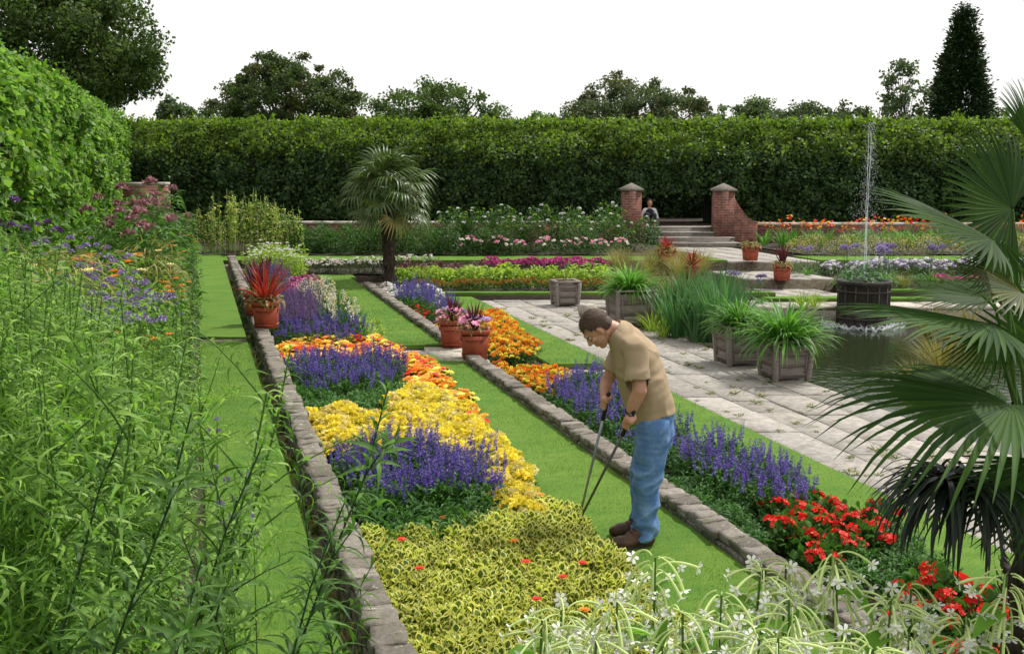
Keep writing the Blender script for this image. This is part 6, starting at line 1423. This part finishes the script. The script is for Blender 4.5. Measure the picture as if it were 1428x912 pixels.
    limb(g, [J(914, 574), J(914, 592), J(912, 612)], [(.128, .165), (.136, .168), (.13, .16)], lat=L)
    for a, b2, c, dd in ((hipN, kneeN, ankN, 0), (hipF, kneeF, ankF, 0)):
        mid = (a + b2) / 2; shin = (b2 + c) / 2
        limb(g, [a + UPV * .0, mid, b2, shin, c + UPV * .02, c - UPV * .035 + Fd * .012], [.125, .115, .098, .094, .088, .092])
    me = fuse(g, .008, 4, 'jeans')
    def jcut(p): return p[2] < gz + .058 + .012 * math.sin(p[0] * 40) or np.dot(p - J(914, 572), UPV) > .0
    def jdisp(p, n_):
        low = max(0, 1 - (p[2] - gz) / .35); k_ = math.exp(-((p[2] - kneeN[2]) / .09) ** 2)
        tw = Vector((p[0] * 4 + p[2] * 5, p[1] * 4, p[2] * 8 - p[0] * 5)); return (.006 + .014 * low + .014 * k_) * (1 - abs(mnoise.noise(tw)) * 3.0) + (.004 + .008 * low) * mnoise.noise(Vector(p * 16)) + .010 * mnoise.noise(Vector((p[0] * 6, p[1] * 6, p[2] * 2))) - .006
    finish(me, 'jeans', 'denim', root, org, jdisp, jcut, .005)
    # belt loops, back pocket
    g = G()
    V, Fb = box((0, 0, 0), (.12, .012, .13)); R = np.stack([unit(RT * .9 - BK * .2), unit(BK * .9 + RT * .3), UPV], -1); g.add(V @ R.T + J(924, 604, -.195) - org, Fb, 'denim') if False else None
    # ---- boots
    for a, sgn, far in ((ankN, 1, 0), (ankF, 1, 1)):
        r_ = empty('boot', (0, 0, 0)); r_.parent = root
        hz = gz; toe = unit(LF * .93 + BK * (.30 if not far else .12)); lt = np.cross(UPV, toe); c0 = np.array([a[0], a[1], hz])
        if not far: c0 = c0 + BK * .02 + LF * .02
        g = G()
        limb(g, [c0 + UPV * .16 - toe * .01, c0 + UPV * .07 - toe * .02], [.055, .052]); limb(g, [c0 + UPV * .060 - toe * .045, c0 + UPV * .058 + toe * .06, c0 + UPV * .050 + toe * .17, c0 + UPV * .046 + toe * .20], [.046, .047, .047, .040], lat=lt)
        limb(g, [c0 + UPV * .12 + toe * .01, c0 + UPV * .075 + toe * .10], [.045, .040])
        me = fuse(g, .006, 4, 'upper'); finish(me, 'upper', 'boot_leather', r_, org, lambda p, n_: wr(p, 22, .003), lambda p: p[2] < hz + .022)
        g = G(); prof = []
        for t in np.linspace(0, 2 * math.pi, 28, endpoint=False):
            x = .142 * math.cos(t); wd = .045 + .009 * math.cos(t - .0) ; prof.append(c0 + toe * (x + .068) + lt * wd * math.sin(t) * (1.0 if abs(math.cos(t)) < .95 else .9))
        P = np.array(prof); V = np.vstack([P * [1, 1, 0] + [0, 0, hz + .001], P * [1, 1, 0] + [0, 0, hz + .030]]); kk = np.arange(28); k2 = (kk + 1) % 28
        g.add(V - org, [np.stack([kk, k2, k2 + 28, kk + 28], -1), np.array([list(range(28, 56))]), np.array([list(range(28))[::-1]])], 'boot_sole'); g.obj('sole', r_)
        g = G()
        for q in range(5):
            c = c0 + UPV * (.155 - .018 * q) + toe * (.045 + .022 * q); g.add(*tube([c - lt * .028 - org, c + toe * .012 + UPV * .008 - org, c + lt * .028 - org], [.003, .0035, .003], 5), 'dark_band')
        c = c0 + UPV * .16 + toe * .055; g.add(*tube([c - org, c + toe * .03 + UPV * .012 - org, c + toe * .045 - UPV * .02 - org], [.0025] * 3, 5), 'dark_band'); g.obj('lace', r_)
    # wrist watch
    ax = unit(wrN - elN); c = wrN - ax * .012; e1 = unit(np.cross(ax, UPV + .1)); e2 = np.cross(ax, e1); P = [c + (e1 * math.cos(t) + e2 * math.sin(t)) * .034 - org for t in np.linspace(0, 6.283, 17)]
    g = G(); g.add(*tube(P, [.0075] * 17, 6, False), 'dark_band'); ball(g, c + unit(BK * 1 - ax * np.dot(BK, ax)) * .036 - org, (.014, .014, .014), None, 'dark_metal'); g.obj('wrist_watch', root)
    # ---- shears: a thing of its own, held in the hands
    sroot = empty('edging_shears', tuple(tipp)); tag(sroot, 'long handled edging shears with black grips, held in the hands of the gardener', 'shears')
    joint = tipp + UPV * .03
    for (h0, top, mt) in ((hN0, topN, 'dark_metal'), (hF0, topF, 'grey_metal')):
        ax = unit(h0 - tipp); r_ = G(); r_.add(*tube([joint - tipp, h0 - ax * .06 - tipp], [.0085, .0095], 8), mt); r_.obj('handle', sroot)
        r_ = G(); r_.add(*tube([h0 - ax * .13 - tipp, h0 - ax * .12 - tipp, h0 - tipp, top - ax * .01 - tipp, top - tipp], [.010, .0155, .014, .0155, .010], 10), 'dark_band'); r_.obj('grip', sroot)
    for s_ in (1, -1):
        g = G(); ed = unit(uvd(1.0)); V = []
        for (a, h_) in ((-.03, .0), (-.02, .028), (.20, .006), (.20, .0)): V.append(ed * a + np.array([.003 * s_, 0, 0]) + UPV * (h_ - .012))
        V += [v + np.array([.003 * s_, 0, 0]) for v in V]; g.add(np.array(V), np.array([[0, 1, 2, 3], [7, 6, 5, 4], [0, 4, 5, 1], [1, 5, 6, 2], [2, 6, 7, 3], [3, 7, 4, 0]]), 'dark_metal'); g.obj('blade', sroot)
def uvd(k): return np.array([0.05, k, 0])
gardener()

def visitor():
    c = at(906, 285, 33.4); fz = .98
    root = empty('person', (c[0], c[1], fz), -YAW); tag(root, 'visitor with white sleeves and dark waistcoat standing just inside the dark gateway', 'person')
    s = .46 if False else (c[2] + .09 - fz) / 1.0
    # small seated figure on a low wall end: shoulders at the height seen above the shrubs
    zs = c[2] - fz - .18
    g = G(); o = np.zeros(3); sh = zs
    limb(g, [(0, 0, .28), (0, 0, sh - .12), (0, 0, sh)], [(.10, .15), (.10, .15), (.08, .15)], lat=(1, 0, 0)); limb(g, [(0, 0, sh), (0, -.01, sh + .12)], [.05, .05])
    hc = np.array([0, -.02, sh + .22]); ball(g, hc, (.075, .095, .11)); ball(g, hc + [0, -.095, -.01], (.011, .014, .018)); ball(g, hc + [0, -.03, -.06], (.05, .055, .05))
    for s_ in (1, -1):
        ball(g, hc + [.076 * s_, 0, 0], (.01, .018, .028))
        el = np.array([.24 * s_, 0, sh - .26]); wrr = np.array([.16 * s_, -.16, sh - .40]); limb(g, [(.17 * s_, 0, sh - .01), el, wrr], [.05, .042, .028]); 
        for k in range(4): limb(g, [wrr, wrr + [-.02 * s_ + .014 * (k - 1.5), -.06, -.02], wrr + [-.03 * s_ + .015 * (k - 1.5), -.09, -.045]], [.012, .010, .008])
        limb(g, [wrr, wrr + [-.045 * s_, -.03, .01]], [.012, .009])
        limb(g, [(.09 * s_, 0, .28), (.10 * s_, -.36, .30), (.10 * s_, -.38, .02), (.10 * s_, -.50, .02)], [.085, .06, .045, .035])
    finish(fuse(g, .012, 4, 'body'), 'body', 'skin', root, (0, 0, 0))
    g = G()
    for s_ in (1, -1): limb(g, [(.15 * s_, 0, sh - .02), (.24 * s_, 0, sh - .26), (.17 * s_, -.14, sh - .385)], [.072, .058, .045])
    limb(g, [(.13, 0, sh + .0), (-.13, 0, sh + .0)], [.07, .07]); finish(fuse(g, .014, 3, 'sleeves'), 'shirt', 'white_cloth', root, (0, 0, 0))
    g = G(); limb(g, [(0, 0, .26), (0, 0, sh - .05)], [(.125, .175), (.12, .15)], lat=(1, 0, 0)); finish(fuse(g, .014, 3, 'vest'), 'waistcoat', 'dark_cloth', root, (0, 0, 0))
    g = G(); 
    for s_ in (1, -1): limb(g, [(.09 * s_, 0, .28), (.10 * s_, -.36, .30), (.10 * s_, -.38, .08)], [.105, .075, .065])
    finish(fuse(g, .014, 3, 'trousers'), 'trousers', 'dark_cloth', root, (0, 0, 0))
    g = G(); ball(g, hc + [0, .015, .02], (.083, .098, .11), None, 'hair_brown'); finish(fuse(g, .012, 2, 'hair'), 'hair', 'hair_brown', root, (0, 0, 0), None, lambda p: (p[1] < hc[1] - .05 and p[2] < hc[2] + .06) or p[2] < hc[2] - .05)
    st = G(); V, Fb = box((0, .02, .10), (.6, .36, .20)); st.add(V, Fb, 'kerb_stone'); o = st.obj('stone_bench', loc=(c[0], c[1], fz)); o.rotation_euler = (0, 0, -YAW); tag(o, 'low stone bench inside the gateway under the visitor', 'stone bench')
    root['label'] = 'visitor with white sleeves and dark waistcoat sitting in the dark gateway beside the left pier'
visitor()
